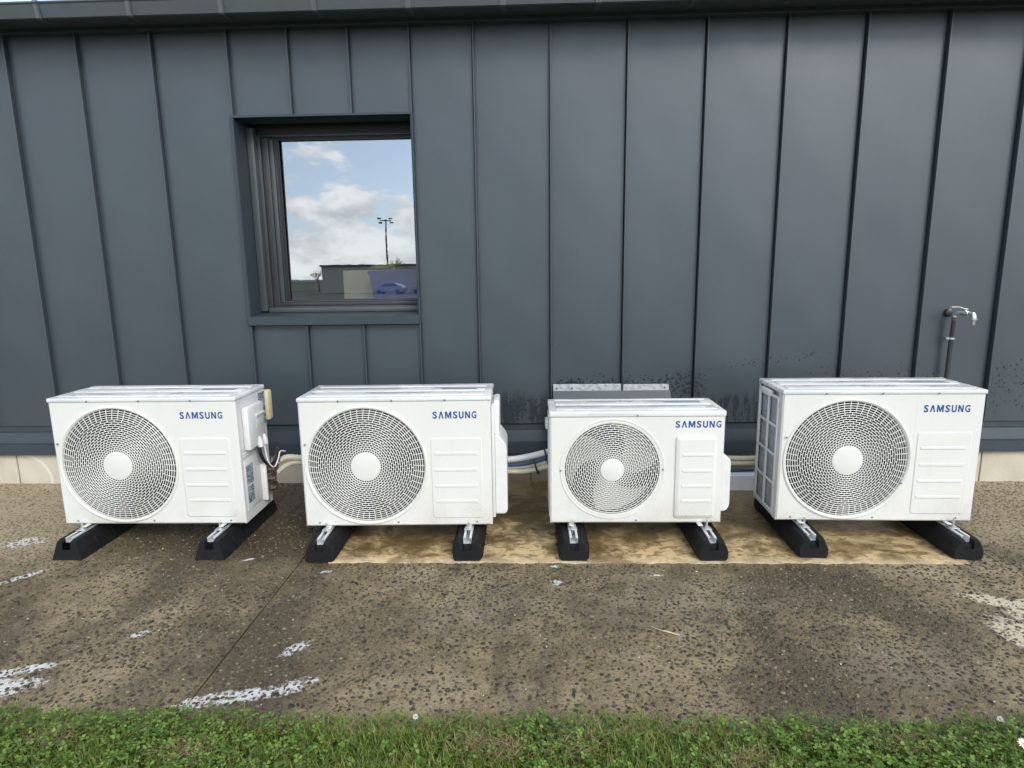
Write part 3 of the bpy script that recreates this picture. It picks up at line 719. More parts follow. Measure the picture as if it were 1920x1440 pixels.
# ------------------------------------------------------------------ outdoor units
def letters(w, h):
    """the wordmark as one mesh: crossbar-less A made by turning a V"""
    verts = []; faces = []; cx = 0.0
    adv = {'S': 0.92, 'A': 1.02, 'M': 1.22, 'U': 0.97, 'N': 1.0, 'G': 0.98}
    poly = {'A': [(0, 0), (.35, 1), (.65, 1), (1, 0), (.73, 0), (.5, .70), (.27, 0)],
            'M': [(0, 0), (0, 1), (.29, 1), (.5, .42), (.71, 1), (1, 1), (1, 0), (.78, 0), (.78, .62), (.59, .06), (.41, .06), (.22, .62), (.22, 0)],
            'N': [(0, 0), (0, 1), (.30, 1), (.74, .36), (.74, 1), (1, 1), (1, 0), (.70, 0), (.26, .64), (.26, 0)],
            'U': [(0, 1), (.27, 1), (.27, .34), (.32, .24), (.41, .19), (.59, .19), (.68, .24), (.73, .34), (.73, 1), (1, 1), (1, .32), (.93, .12), (.80, .02), (.64, -.02), (.36, -.02), (.20, .02), (.07, .12), (0, .32)]}
    for ch in 'SAMSUNG':
        b = len(verts); lw = adv[ch] - 0.22
        if ch in poly:
            verts += [(cx + p[0] * lw, p[1]) for p in poly[ch]]; faces.append(tuple(range(b, b + len(poly[ch]))))
        else:
            cu = bpy.data.curves.new('t', 'FONT'); cu.body = ch; cu.offset = 0.030; cu.resolution_u = 3
            ob = bpy.data.objects.new('t', cu); COL.objects.link(ob)
            me = bpy.data.meshes.new_from_object(ob.evaluated_get(bpy.context.evaluated_depsgraph_get()))
            co = np.array([v.co[:2] for v in me.vertices]); mn, mx_ = co.min(0), co.max(0)
            co = (co - mn) / (mx_ - mn)
            verts += [(cx + p[0] * lw, p[1] * 1.04 - 0.02) for p in co]; faces += [tuple(b + i for i in p.vertices) for p in me.polygons]
            bpy.data.objects.remove(ob); bpy.data.meshes.remove(me); bpy.data.curves.remove(cu)
        cx += adv[ch]
    tot = cx - 0.22
    me = bpy.data.meshes.new('lettering')
    me.from_pydata([(p[0] / tot * w, 0.0, p[1] * h) for p in verts], [], faces); me.update()
    me.materials.append(BLUE.m); return me

def grille_mesh(name, r_hub, r_slot, n_slots, gap, outer, N_out, N_in):
    """concentric bars joined by short bridges, slightly domed towards -y"""
    v = []; f = []; seg = 120
    p = (r_slot - r_hub) / n_slots
    R = r_slot
    def yy(r): return -0.010 * (1 - (r / R) ** 4)
    def ring(ra, rb, dep=0.0032):
        b = len(v)
        for i in range(seg):
            a = 2 * PI * i / seg; c, s = math.cos(a), math.sin(a); m_ = (ra + rb) / 2
            v.extend([(ra * c, yy(ra) + dep, ra * s), (ra * c, yy(ra) + 0.0008, ra * s), (m_ * c, yy(m_) - 0.0004, m_ * s), (rb * c, yy(rb) + 0.0008, rb * s), (rb * c, yy(rb) + dep, rb * s)])
        for i in range(seg):
            j = (i + 1) % seg
            for k in range(4): f.append((b + 5 * i + k, b + 5 * i + k + 1, b + 5 * j + k + 1, b + 5 * j + k))
    for k in range(n_slots):
        ri = r_hub + k * p
        ring(ri, ri + p - gap)
        rs0, rs1 = ri + p - gap, ri + p
        o = n_slots - 1 - k
        if o < outer: N = N_out; off = 0.03 * o; bw = 0.0030
        else: N = N_in; off = 0.5 * (k % 2) + 0.055 * k; bw = 0.0034
        for j in range(N):
            a = 2 * PI * (j + off) / N; c, s = math.cos(a), math.sin(a); b = len(v)
            for rr in (rs0 - 0.0006, rs1 + 0.0006):
                for t in (-bw / 2, bw / 2):
                    for dd in (0.0009, 0.0030): v.append((rr * c - t * s, yy(rr) + dd, rr * s + t * c))
            f.extend([(b, b + 4, b + 6, b + 2), (b, b + 1, b + 5, b + 4), (b + 2, b + 6, b + 7, b + 3)])
    me = bpy.data.meshes.new(name); me.from_pydata(v, [], f); me.update(); me.materials.append(WHITE.m); return me

def lathe_mesh(name, prof, seg, mat):
    """profile (r, y) turned about the y axis"""
    v = []; f = []; n = len(prof)
    for i in range(seg):
        a = 2 * PI * i / seg
        for r, y in prof: v.append((r * math.cos(a), y, r * math.sin(a)))
    for i in range(seg):
        j = (i + 1) % seg
        for k in range(n - 1):
            f.append((i * n + k, i * n + k + 1, j * n + k + 1, j * n + k))
    me = bpy.data.meshes.new(name); me.from_pydata(v, [], f); me.update(); me.shade_smooth(); me.set_sharp_from_angle(angle=math.radians(38)); me.materials.append(mat.m); return me

def blade_mesh(r0, r1, a0, sweep, width, pitch, mat):
    v = []; f = []; nr, na = 9, 12
    for i in range(nr + 1):
        u = i / nr; r = r0 + (r1 - r0) * u; st = a0 + sweep * u ** 1.4; wd = width * (0.75 + 0.35 * u)
        for j in range(na + 1):
            t = j / na; a = st + wd * t; v.append((r * math.cos(a), 0.03 + pitch * (t - 0.5) * (0.6 + 0.4 * u) + 0.012 * math.sin(PI * t), r * math.sin(a)))
    for i in range(nr):
        for j in range(na): k = i * (na + 1) + j; f.append((k, k + 1, k + na + 2, k + na + 1))
    me = bpy.data.meshes.new('blade'); me.from_pydata(v, [], f); me.update(); me.shade_smooth(); me.materials.append(mat.m); return me

def front_mesh(w, h, cx, cz, R, ch=0.007):
    """front sheet with the round air opening, edges chamfered back; base of the sheet at z=0"""
    n = 96; x0, x1, z0, z1 = -w / 2 + ch, w / 2 - ch, ch, h
    angs = [2 * PI * i / n for i in range(n)] + [math.atan2(zz - cz, xx - cx) % (2 * PI) for xx in (x0, x1) for zz in (z0, z1)]
    angs = sorted(set(angs)); ins = []; out = []
    for a in angs:
        c, s = math.cos(a), math.sin(a); t = 1e9
        if c > 1e-9: t = min(t, (x1 - cx) / c)
        if c < -1e-9: t = min(t, (x0 - cx) / c)
        if s > 1e-9: t = min(t, (z1 - cz) / s)
        if s < -1e-9: t = min(t, (z0 - cz) / s)
        ins.append((cx + R * c, 0, cz + R * s)); out.append((cx + t * c, 0, cz + t * s))
    m = len(angs); v = ins + out
    v += [(p[0] + (ch if p[0] > x1 - 1e-6 else -ch if p[0] < x0 + 1e-6 else 0), ch, p[2] - (ch if p[2] < z0 + 1e-6 else 0)) for p in out]
    v += [(p[0], 0.02, p[2]) for p in ins]
    f = []
    for i in range(m):
        j = (i + 1) % m
        f += [(i, m + i, m + j, j), (m + i, 2 * m + i, 2 * m + j, m + j), (i, j, 3 * m + j, 3 * m + i)]
    me = bpy.data.meshes.new('front_panel'); me.from_pydata(v, [], f); me.update(); me.materials.append(WHITE.m)
    bm = bmesh.new(); bm.from_mesh(me); bmesh.ops.recalc_face_normals(bm, faces=bm.faces); bm.to_mesh(me); bm.free()
    return me

BIG = dict(w=0.88, d=0.330, h=0.597, lid=0.021, cx=-0.140, cz=0.294, R=0.2745, Rr=0.285, hub=0.066, ns=20, gap=0.0069, logo=(0.176, 0.516, 0.200, 0.0325), pan=(0.162, 0.398, 0.038, 0.424), gro=(0.178, 0.376, (0.351, 0.273, 0.195, 0.120)))
SML = dict(w=0.79, d=0.290, h=0.507, lid=0.027, cx=-0.110, cz=0.261, R=0.222, Rr=0.241, hub=0.051, ns=17, gap=0.0064, logo=(0.172, 0.456, 0.205, 0.031), pan=(0.178, 0.361, 0.028, 0.418), gro=(0.205, 0.342, (0.332, 0.257, 0.183, 0.111)))
for q in (BIG, SML):
    q['grille'] = grille_mesh('fan_grille', q['hub'], q['R'] - 0.004, q['ns'], q['gap'], 5 if q is BIG else 1, 56 if q is BIG else 36, 40 if q is BIG else 36)
    if q is BIG: prof = [(q['R'] - 0.006, 0.012), (q['R'] - 0.004, 0.0), (q['R'] - 0.001, -0.0035), (q['Rr'] - 0.006, -0.007), (q['Rr'] - 0.001, -0.0055), (q['Rr'], -0.001), (q['Rr'], 0.004)]
    else: prof = [(q['R'] - 0.006, 0.012), (q['R'] - 0.005, 0.0), (q['R'], -0.0015), (q['R'] + 0.004, -0.0015), (q['R'] + 0.0045, 0.0012), (q['Rr'] - 0.010, 0.0012), (q['Rr'] - 0.0095, -0.002), (q['Rr'] - 0.003, -0.003), (q['Rr'], -0.001), (q['Rr'], 0.004)]
    q['ring'] = lathe_mesh('grille_ring', prof, 128, WHITE)
    h = q['hub']; q['hubm'] = lathe_mesh('grille_hub', [(0.0001, -0.0125), (h * 0.9, -0.0118), (h * 0.985, -0.0105), (h + 0.001, -0.0080), (h + 0.001, 0.004)], 64, WHITE)
    q['front'] = front_mesh(q['w'], q['h'], q['cx'], q['cz'], q['R'] + 0.004)
    q['shroud'] = lathe_mesh('shroud', [(q['R'] + 0.003, 0.018), (q['R'] - 0.002, 0.05), (q['R'] - 0.004, 0.11), (q['R'] - 0.03, 0.19), (0.0001, 0.20)], 64, CAVITY)
    q['fhub'] = lathe_mesh('fan_hub', [(0.0001, 0.03), (0.06, 0.034), (0.066, 0.05), (0.066, 0.12)], 40, FAN)
    q['letters'] = letters(q['logo'][2], q['logo'][3])

def screw(parent, x, z, y=0.0, r=0.0045):
    bm = bmesh.new(); add_tube(bm, [(x, y + 0.002, z), (x, y - 0.002, z), (x, y - 0.003, z)], [r, r, r * 0.6], 8); return bm_obj('screw', bm, SCREW, parent, 40)

def unit(q, loc, rz, label, fan_rot, nblade, cover):
    u = empty('outdoor_unit', loc, rz); tag(u, label, 'air conditioner', 'white outdoor units along the wall')
    w, d, h, lid = q['w'], q['d'], q['h'], q['lid']; ch = 0.007
    link('front_panel', q['front'], None, u)
    # cabinet shell behind the front sheet
    bm = bmesh.new(); t = 0.002
    add_box(bm, w / 2 - t - .0005, w / 2 - .0005, ch, d - 0.012, 0.0, h, 0, 1)
    add_box(bm, -w / 2 + .0005, -w / 2 + t + .0005, ch, 0.055, 0.0, h, 0, 1)
    add_box(bm, -w / 2 + .0005, -w / 2 + t + .0005, d - 0.030, d - 0.012, 0.0, h, 0, 1)
    add_box(bm, -w / 2 + t + .001, w / 2 - t - .001, d - 0.015, d - 0.012, 0.0, h, 0, 1)
    add_box(bm, -w / 2 + t + .001, w / 2 - t - .001, ch + .001, d - 0.016, 0.0, 0.006, 0, 1)
    bm_obj('cabinet', bm, SIDEGREY, u)
    # top cover with pressed ribs
    tc_ = box('top_cover', -w / 2 - 0.003, w / 2 + 0.003, -0.004, d - 0.005, h + 0.0005, h + lid, LID, u, 0.006, 3)
    dd = d - 0.005
    for a, b in ((0.030, 0.105), (0.135, 0.215), (0.240, dd - 0.03)):
        box('pressed_rib', -w / 2 + 0.03, w / 2 - 0.03, a, b, h + lid - 0.001, h + lid + 0.004, LID, tc_, 0.0035, 2)
    box('notice_label', w / 2 - 0.24, w / 2 - 0.07, 0.15, 0.20, h + lid + 0.0042, h + lid + 0.0048, STICK2, tc_)
    # grille, fan
    for nm, me in (('fan_grille', q['grille']), ('grille_ring', q['ring']), ('grille_hub', q['hubm']), ('shroud', q['shroud'])):
        o = link(nm, me, None, u); o.location = (q['cx'], 0, q['cz'])
        if nm == 'fan_grille': o['kind'] = 'stuff'
    fh = link('fan', q['fhub'], None, u); fh.location = (q['cx'], 0.02, q['cz']); fh.rotation_euler.y = fan_rot
    for k in range(nblade): link('blade', blade_mesh(0.055, q['R'] - 0.012, 2 * PI * k / nblade, 0.55, 2 * PI / nblade * (0.52 if q is BIG else 0.62), 0.07, FAN if q is BIG else FANL), None, fh)
    # embossed service panel with four pressed lines
    x0, x1, z0, z1 = q['pan']
    if q is BIG: sp = plate('service_panel', x0, x1, z0, z1, 0.014, 0.0, 0.0034, WHITE, u, 0.003); py = -0.0034
    else: sp = plate('service_panel', x0, x1, z0, z1, 0.016, 0.0, 0.013, WHITE, u, 0.014); py = -0.013
    gx0, gx1, gz = q['gro']
    for z in gz: plate('pressed_line', gx0, gx1, z - 0.007, z + 0.007, 0.005, py, 0.0026, WHITE, sp, 0.0022)
    # lettering
    lx, lz, lw, lh = q['logo']; o = link('lettering', q['letters'], None, u); o.location = (lx, -0.0006, lz); tag(o, 'blue SAMSUNG lettering')
    # screws
    if q is BIG:
        for x in (-0.252, -0.008, 0.234): screw(u, x, h + 0.006, -0.004)
        for x in (-0.374, -0.003, 0.368): screw(u, x, 0.018)
        for x, z in ((-0.416, 0.401), (0.110, 0.365), (0.106, 0.186)): screw(u, x, z, -0.007)
    else:
        screw(u, 0.0, h + 0.008, -0.004); screw(u, 0.004, 0.014); screw(u, -0.346, 0.257, -0.003); screw(u, 0.121, 0.260, -0.003)
    # coil guard on the left flank: two columns of four openings
    X = -w / 2
    co = py_obj('coil', [(X + 0.014, 0.05, 0.01), (X + 0.014, d - 0.02, 0.01), (X + 0.014, d - 0.02, h), (X + 0.014, 0.05, h)], [(0, 1, 2, 3)], COIL, u)
    bm = bmesh.new(); ya, yb = 0.05, d - 0.025; za, zb_ = 0.012, h - 0.022
    for yy in (ya, (ya + yb) / 2 - 0.006, yb - 0.012): add_box(bm, X - 0.003, X + 0.008, yy, yy + 0.014, za, zb_, 0.003, 1)
    for k in range(5):
        zz = za + (zb_ - za - 0.014) * k / 4; add_box(bm, X - 0.0022, X + 0.0075, ya + 0.002, yb, zz, zz + 0.014, 0.003, 1)
    bm_obj('coil_guard', bm, PLASTIC, u, 40)
    if q is BIG: box('side_grip', X - 0.020, X + 0.002, 0.12, 0.25, h - 0.034, h - 0.004, PLASTIC, u, 0.008, 2)
    for a in (-0.33, 0.33):
        a *= w / 0.88
        box('mounting_foot', a - 0.011, a + 0.011, -0.027, d + 0.02, -0.0040, -0.0005, PLASTIC, u, 0.001, 1)
    cover(u, q)
    return u

def cover1(u, q):           # open service side: handle cover, valves, stickers
    X = q['w'] / 2
    def sp(y0, y1, z0, z1, dx, nm, mt, bev=0.003, par=u): return box(nm, X - 0.001, X + dx, y0, y1, z0, z1, mt, par, bev, 2)
    hc = sp(0.048, 0.228, 0.345, 0.556, 0.034, 'terminal_cover', PLASTIC, 0.012)
    sp(0.125, 0.215, 0.438, 0.500, 0.0352, 'grip_recess', CAVITY if False else SIDEGREY, 0.001, hc)
    box('grip_lip', X + 0.034, X + 0.042, 0.12, 0.22, 0.494, 0.508, PLASTIC, hc, 0.003)
    for y in (0.145, 0.198): tube('cable_gland', [(X + 0.036, y, 0.392), (X + 0.038, y, 0.362), (X + 0.038, y, 0.34)], [0.004, 0.014, 0.014], PLASTIC, hc, 12)
    for z in (0.318, 0.330): sp(0.03, 0.31, z, z + 0.005, 0.003, 'pressed_rib', SIDEGREY, 0.001)
    sp(0.03, 0.20, 0.05, 0.30, 0.0035, 'lower_panel', SIDEGREY, 0.003)
    st = box('rating_sticker', X + .0002, X + 0.001, 0.246, 0.318, 0.42, 0.585, STICK, u)
    box('notice_sticker', X + 0.0036, X + 0.0042, 0.040, 0.112, 0.175, 0.272, STICK2, u); box('notice_sticker', X + 0.0036, X + 0.0042, 0.042, 0.106, 0.085, 0.168, STICK2, u)
    sp(0.196, 0.208, 0.045, 0.235, 0.03, 'valve_plate', PLASTIC, 0.002); sp(0.208, 0.30, 0.048, 0.215, 0.0032, 'valve_recess', SIDEGREY, 0.002)
    for z, y in ((0.195, 0.235), (0.145, 0.240), (0.095, 0.240)):
        va = tube('service_valve', [(X, y, z), (X + 0.022, y, z), (X + 0.0225, y, z), (X + 0.045, y, z), (X + 0.0455, y, z), (X + 0.058, y, z)], [0.012, 0.012, 0.019, 0.019, 0.012, 0.012], BRASS, u, 6)
        tube('flare_nut', [(X + 0.035, y, z), (X + 0.035, y + 0.03, z + 0.004), (X + 0.035, y + 0.0305, z + 0.004), (X + 0.035, y + 0.05, z + 0.01)], [0.010, 0.010, 0.015, 0.013], BRASS, va, 6)
    for z, y in ((0.205, 0.255), (0.15, 0.262)):
        tube('copper_pipe', spline([(X + 0.035, y + 0.02, z + 0.01), (X + 0.04, y + 0.05, z + 0.04), (X + 0.055, y + 0.045, z + 0.085)], 5), 0.008, BRASS, u, 8)
    box('rear_housing', X - 0.03, X + 0.013, q['d'] + 0.001, q['d'] + 0.055, 0.428, 0.582, CREAM, u, 0.009)
    sp(0.235, 0.27, 0.006, 0.04, 0.008, 'drain_plate', ZINCPL, 0.001)

def cover2(u, q):           # closed service side: two stepped covers
    X = q['w'] / 2
    box('side_cover', X, X + 0.014, 0.045, q['d'] - 0.01, 0.018, 0.56, PLASTIC, u, 0.005)
    extr('terminal_cover', [(0.10, 0.30), (0.10, 0.555), (0.115, 0.575), (0.27, 0.575), (0.285, 0.56), (0.285, 0.30)], X + 0.01, X + 0.036, PLASTIC, u, 'x', 0.006)
    bm = bmesh.new(); add_extr(bm, [(X + 0.01, 0.03), (X + 0.010, 0.42), (X + 0.034, 0.42), (X + 0.066, 0.375), (X + 0.070, 0.35), (X + 0.070, 0.04), (X + 0.062, 0.03)], 0.06, 0.29, 'y')
    bmesh.ops.bevel(bm, geom=list(bm.edges), offset=0.006, segments=2, affect='EDGES'); bm_obj('valve_cover', bm, PLASTIC, u, 40)

def cover3(u, q):
    X = q['w'] / 2
    bm = bmesh.new(); add_extr(bm, [(X - .001, 0.04), (X - .001, 0.315), (X + 0.022, 0.315), (X + 0.046, 0.290), (X + 0.048, 0.07), (X + 0.034, 0.045)], 0.035, 0.16, 'y')
    bmesh.ops.bevel(bm, geom=list(bm.edges), offset=0.005, segments=2, affect='EDGES'); bm_obj('valve_cover', bm, PLASTIC, u, 40)
    box('side_cover', X, X + 0.006, 0.04, 0.26, 0.02, 0.46, PLASTIC, u, 0.002)
    extr('side_handle', [(0.10, 0.425), (0.10, 0.465), (0.2, 0.465), (0.2, 0.425)], -X - 0.018, -X + 0.001, PLASTIC, u, 'x', 0.006)

def cover4(u, q):
    X = q['w'] / 2
    box('side_cover', X, X + 0.008, 0.05, 0.30, 0.1, 0.52, PLASTIC, u, 0.003)

L1, L2, L3, L4 = (-1.8131, 2.7534, 0.1174), (-0.6347, 2.7418, 0.1138), (0.4699, 2.7505, 0.1236), (1.5658, 2.7699, 0.1252)
A1, A2, A3, A4 = 0.0073, 0.0214, 0.0037, -0.0204
unit(BIG, L1, A1, 'white outdoor unit with bare valves and blue stickers on its right side', 0.6, 3, cover1)
unit(BIG, L2, A2, 'white outdoor unit standing below and right of the window', 1.5, 3, cover2)
unit(SML, L3, A3, 'smallest white outdoor unit in front of the metal hood', 0.35, 3, cover3)
unit(BIG, L4, A4, 'white outdoor unit showing a gridded coil guard, below the garden tap', 2.4, 3, cover4)

# ---- rubber feet with aluminium rails
def foot_meshes(kind):
    L = 0.62
    if kind == 'sharp': prof = [(-0.073, 0), (-0.066, 0.022), (-0.046, 0.090), (-0.019, 0.090), (-0.019, 0.052), (0.019, 0.052), (0.019, 0.090), (0.046, 0.090), (0.066, 0.022), (0.073, 0)]
    else: prof = [(-0.062, 0), (-0.070, 0.010), (-0.071, 0.040), (-0.050, 0.085), (-0.044, 0.090), (-0.019, 0.090), (-0.019, 0.050), (0.019, 0.050), (0.019, 0.090), (0.044, 0.090), (0.050, 0.085), (0.071, 0.040), (0.070, 0.010), (0.062, 0)]
    st = [(0.0, 0.86, 0.93), (0.008, 0.93, 0.965), (0.03, 0.985, 0.995), (0.06, 1, 1)] if kind != 'sharp' else [(0.0, 0.95, 0.93), (0.03, 1.0, 1.0)]
    st = st + [(y, 1 + 0.012 * math.sin(y * 60), 1) for y in np.arange(0.1, L - 0.09, 0.03)] + [(L - a, b, c) for a, b, c in st[::-1]]
    bm = bmesh.new(); rings = []
    for y, sxx, sz in st:
        rings.append([bm.verts.new((px * (sxx if abs(px) > 0.02 else 1), y + (0.0 if kind != 'sharp' else pz * 0.12 * (1 if y < 0.02 else 0)), pz * sz)) for px, pz in prof])
    n = len(prof)
    for a, b in zip(rings, rings[1:]):
        for i in range(n): bm.faces.new((a[i], a[(i + 1) % n], b[(i + 1) % n], b[i]))
    bm.faces.new(rings[0][::-1]); bm.faces.new(rings[-1])
    bmesh.ops.triangulate(bm, faces=[f for f in bm.faces if len(f.verts) > 4])
    # ribs pressed in the flanks, plug under the rail end
    for k, y in enumerate((0.12, 0.24, 0.36, 0.48)):
        for s in (-1, 1):
            m4 = Matrix.Translation((s * 0.0635, y, 0.045)) @ Matrix.Rotation(s * -0.42, 4, 'Y')
            add_box(bm, -0.003, 0.003, -0.005, 0.005, -0.028, 0.024, 0.0025, 2, m4)
    add_box(bm, -0.0185, 0.0185, 0.012, 0.05, 0.045, 0.068, 0.002, 1)
    bmesh.ops.recalc_face_normals(bm, faces=bm.faces)
    me = bpy.data.meshes.new('rubber_block'); bm.to_mesh(me); bm.free(); me.materials.append(RUBBER.m); me.shade_smooth(); me.set_sharp_from_angle(angle=math.radians(32))
    return me
FOOT = {k: foot_meshes(k) for k in ('sharp', 'round')}
def rail_mesh():
    bm = bmesh.new()
    prof = [(-0.0185, 0.066), (0.0185, 0.066), (0.0185, 0.096), (0.0085, 0.096), (0.0085, 0.0935), (0.0160, 0.0935), (0.0160, 0.0685), (-0.0160, 0.0685), (-0.0160, 0.0935), (-0.0085, 0.0935), (-0.0085, 0.096), (-0.0185, 0.096)]
    add_extr(bm, prof, 0.034, 0.586, 'y'); bmesh.ops.recalc_face_normals(bm, faces=bm.faces)
    me = bpy.data.meshes.new('rail'); bm.to_mesh(me); bm.free(); me.materials.append(ALU.m); return me
RAIL = rail_mesh()
def bolt_set(parent, y, top, plate_z=0.0975):
    bm = bmesh.new(); add_tube(bm, [(0, y, 0.07), (0, y, top)], 0.0045, 10); bo = bm_obj('threaded_bolt', bm, ZINCPL, parent, 40)
    bm = bmesh.new(); add_box(bm, -0.021, 0.021, y - 0.018, y + 0.018, plate_z, plate_z + 0.003, 0.001, 1)
    add_tube(bm, [(0, y, plate_z + 0.003), (0, y, plate_z + 0.005)], 0.0145, 16); bm_obj('washer_plate', bm, ZINCPL, parent, 40)
    bm = bmesh.new(); add_tube(bm, [(0, y, plate_z + 0.0052), (0, y, plate_z + 0.011)], 0.0095, 6); bm_obj('nut', bm, ZINCPL, bo, 30)
feet = [(L1, A1, -0.345, 'sharp', 'left rubber foot under the unit with bare valves', -.142), (L1, A1, 0.322, 'sharp', 'right rubber foot under the unit with bare valves', -.142),
        (L2, A2, -0.336, 'round', 'rubber foot at the left end of the tan concrete strip', -.150), (L2, A2, 0.330, 'round', 'right rubber foot under the unit right of the window', -.150),
        (L3, A3, -0.292, 'round', 'left rubber foot under the smallest unit', -.147), (L3, A3, 0.326, 'round', 'right rubber foot under the smallest unit', -.147),
        (L4, A4, -0.316, 'round', 'left rubber foot under the unit with coil guard', -.142), (L4, A4, 0.350, 'round', 'rightmost rubber foot, under the unit with coil guard', -.142)]
for Lc, A, lx, kind, lab, ly in feet:
    ca, sa = math.cos(A), math.sin(A)
    zpad = 0.0065 if (Lc is not L1) else 0.0015
    yaw = A + {(-0.345): -0.0, 0.322: -0.0}.get(lx, 0)
    o = empty('rubber_foot', (Lc[0] + lx * ca - ly * sa, Lc[1] + lx * sa + ly * ca, zpad), yaw); tag(o, lab, 'foot', 'black rubber feet under the units')
    link('rubber_block', FOOT[kind], None, o); link('rail', RAIL, None, o)
    bolt_set(o, -ly - 0.020, Lc[2] + 0.017); bolt_set(o, -ly + 0.345, Lc[2] + 0.017)

# ---- pipes and cables between the units
def pipe(name, pts, r, mat, label, cat='pipe', grp=None, n=12, wrap=False):
    P = spline(pts, 10)
    rad = [r * (1 + (0.07 * abs(math.sin(i * 1.05)) if wrap else 0.0)) for i in range(len(P))]
    return tag(tube(name, P, rad, mat, None, n), label, cat, grp)
# between the first two units, wrapped in tape
g = 'pipes from the first unit'
pipe('insulated_pipe', [(-1.345, 3.06, 0.325), (-1.30, 3.12, 0.335), (-1.22, 3.14, 0.325), (-1.0, 3.15, 0.318), (-0.6, 3.2, 0.30)], 0.0155, INSUL, 'upper taped cream pipe joining the first two units', 'pipe', g, 12, True)
pipe('insulated_pipe', [(-1.372, 3.05, 0.225), (-1.345, 3.09, 0.265), (-1.29, 3.13, 0.298), (-1.2, 3.15, 0.298), (-1.0, 3.16, 0.290), (-0.6, 3.2, 0.28)], 0.0130, INSUL, 'lower cream pipe bending up from the brass valves', 'pipe', g, 12, True)
pipe('power_cable', [(-1.345, 2.90, 0.462), (-1.342, 2.905, 0.42), (-1.338, 2.93, 0.375), (-1.332, 2.98, 0.340), (-1.325, 3.02, 0.345), (-1.32, 3.05, 0.37), (-1.315, 3.08, 0.36)], 0.0085, CABLEK, 'black power cable hanging from the terminal cover', 'cable')
pipe('signal_cable', [(-1.340, 2.95, 0.455), (-1.333, 2.945, 0.41), (-1.325, 2.95, 0.36), (-1.318, 2.99, 0.325), (-1.312, 3.03, 0.35), (-1.31, 3.06, 0.385), (-1.30, 3.10, 0.375)], 0.0036, INSULW, 'thin white cable looping beside the black power cable', 'cable', None, 8)
g = 'pipes between the second and third units'
def sag(x0, z0, x1, z1, y, dip, x2=0.5, z2=0.40): return [(-0.55, y + 0.1, z0 + 0.01), (x0 - 0.1, y + 0.02, z0 + 0.005), (x0, y, z0), ((x0 + x1) / 2, y, (z0 + z1) / 2 - dip), (x1, y, z1), (x1 + 0.15, y + 0.02, z1 + 0.035), (x2, y + 0.12, z2)]
pipe('insulated_pipe', sag(-0.134, 0.325, 0.076, 0.366, 3.10, 0.006), 0.0165, INSULW, 'white insulated pipe, topmost between the second and third units', 'pipe', g)
pipe('insulated_cable', sag(-0.134, 0.300, 0.076, 0.340, 3.085, 0.012), 0.0095, CABLEB, 'blue cable strapped between white and cream pipes', 'cable')
pipe('insulated_pipe', sag(-0.134, 0.287, 0.076, 0.315, 3.10, 0.010), 0.0125, INSUL, 'upper of two cream pipes under the blue cable', 'pipe', g)
pipe('insulated_pipe', sag(-0.134, 0.264, 0.076, 0.292, 3.09, 0.011), 0.0125, INSUL, 'lower of two cream pipes under the blue cable', 'pipe', g)
def tie(x, z, hh, tilt, label):
    bm = bmesh.new(); ov = [(0.0 + 0.030 * math.cos(a), hh * math.sin(a)) for a in np.linspace(0, 2 * PI, 25)]
    vv = [[], [], [], []]
    for c, s in ov[:-1]:
        for k, (dx_, q_) in enumerate(((-0.0045, 1.0), (0.0045, 1.0), (0.0045, 0.93), (-0.0045, 0.93))):
            vv[k].append(bm.verts.new((x + dx_ + s * tilt * q_, 3.092 - c * q_, z + s * q_)))
    n = len(vv[0])
    for k in range(4):
        for i in range(n): bm.faces.new((vv[k][i], vv[k][(i + 1) % n], vv[(k + 1) % 4][(i + 1) % n], vv[(k + 1) % 4][i]))
    tag(bm_obj('cable_tie', bm, CABLEK), label, 'cable tie', 'black ties on the pipes')
tie(-0.005 + 0.018, 0.288, 0.040, -0.30, 'black cable tie round the blue cable and cream pipes'); tie(0.066, 0.342, 0.042, -0.25, 'black cable tie against the left side of the smallest unit')
g = 'pipes between the third and fourth units'
for z, y, r, mt, lab, c in ((0.297, 3.20, 0.0125, INSUL, 'upper cream pipe entering behind the coil guard unit', 'pipe'), (0.270, 3.20, 0.0125, INSUL, 'lower cream pipe entering behind the coil guard unit', 'pipe'), (0.249, 3.205, 0.0035, CABLEG, 'thin green cable just below the straight cream pipes', 'cable'), (0.236, 3.19, 0.0065, CABLEB, 'dark blue cable sagging under the straight cream pipes', 'cable')):
    dz_ = 0.006 if mt in (CABLEB,) else 0
    pipe('insulated_pipe' if c == 'pipe' else 'loose_cable', [(0.62, y + 0.02, z + 0.03), (0.85, y, z), (1.03, y, z - dz_), (1.165, y, z), (1.45, y + 0.03, z + 0.005), (1.75, y + 0.05, z)], r, mt, lab, c, g if c == 'pipe' else None)
tag(extr('trunking_length', [(3.500, 0.007), (3.500, 0.094), (3.503, 0.097), (3.56, 0.097), (3.563, 0.094), (3.563, 0.007)], 0.80, 1.62, INSULW), 'white length of plastic trunking lying along the wall foot', 'trunking')

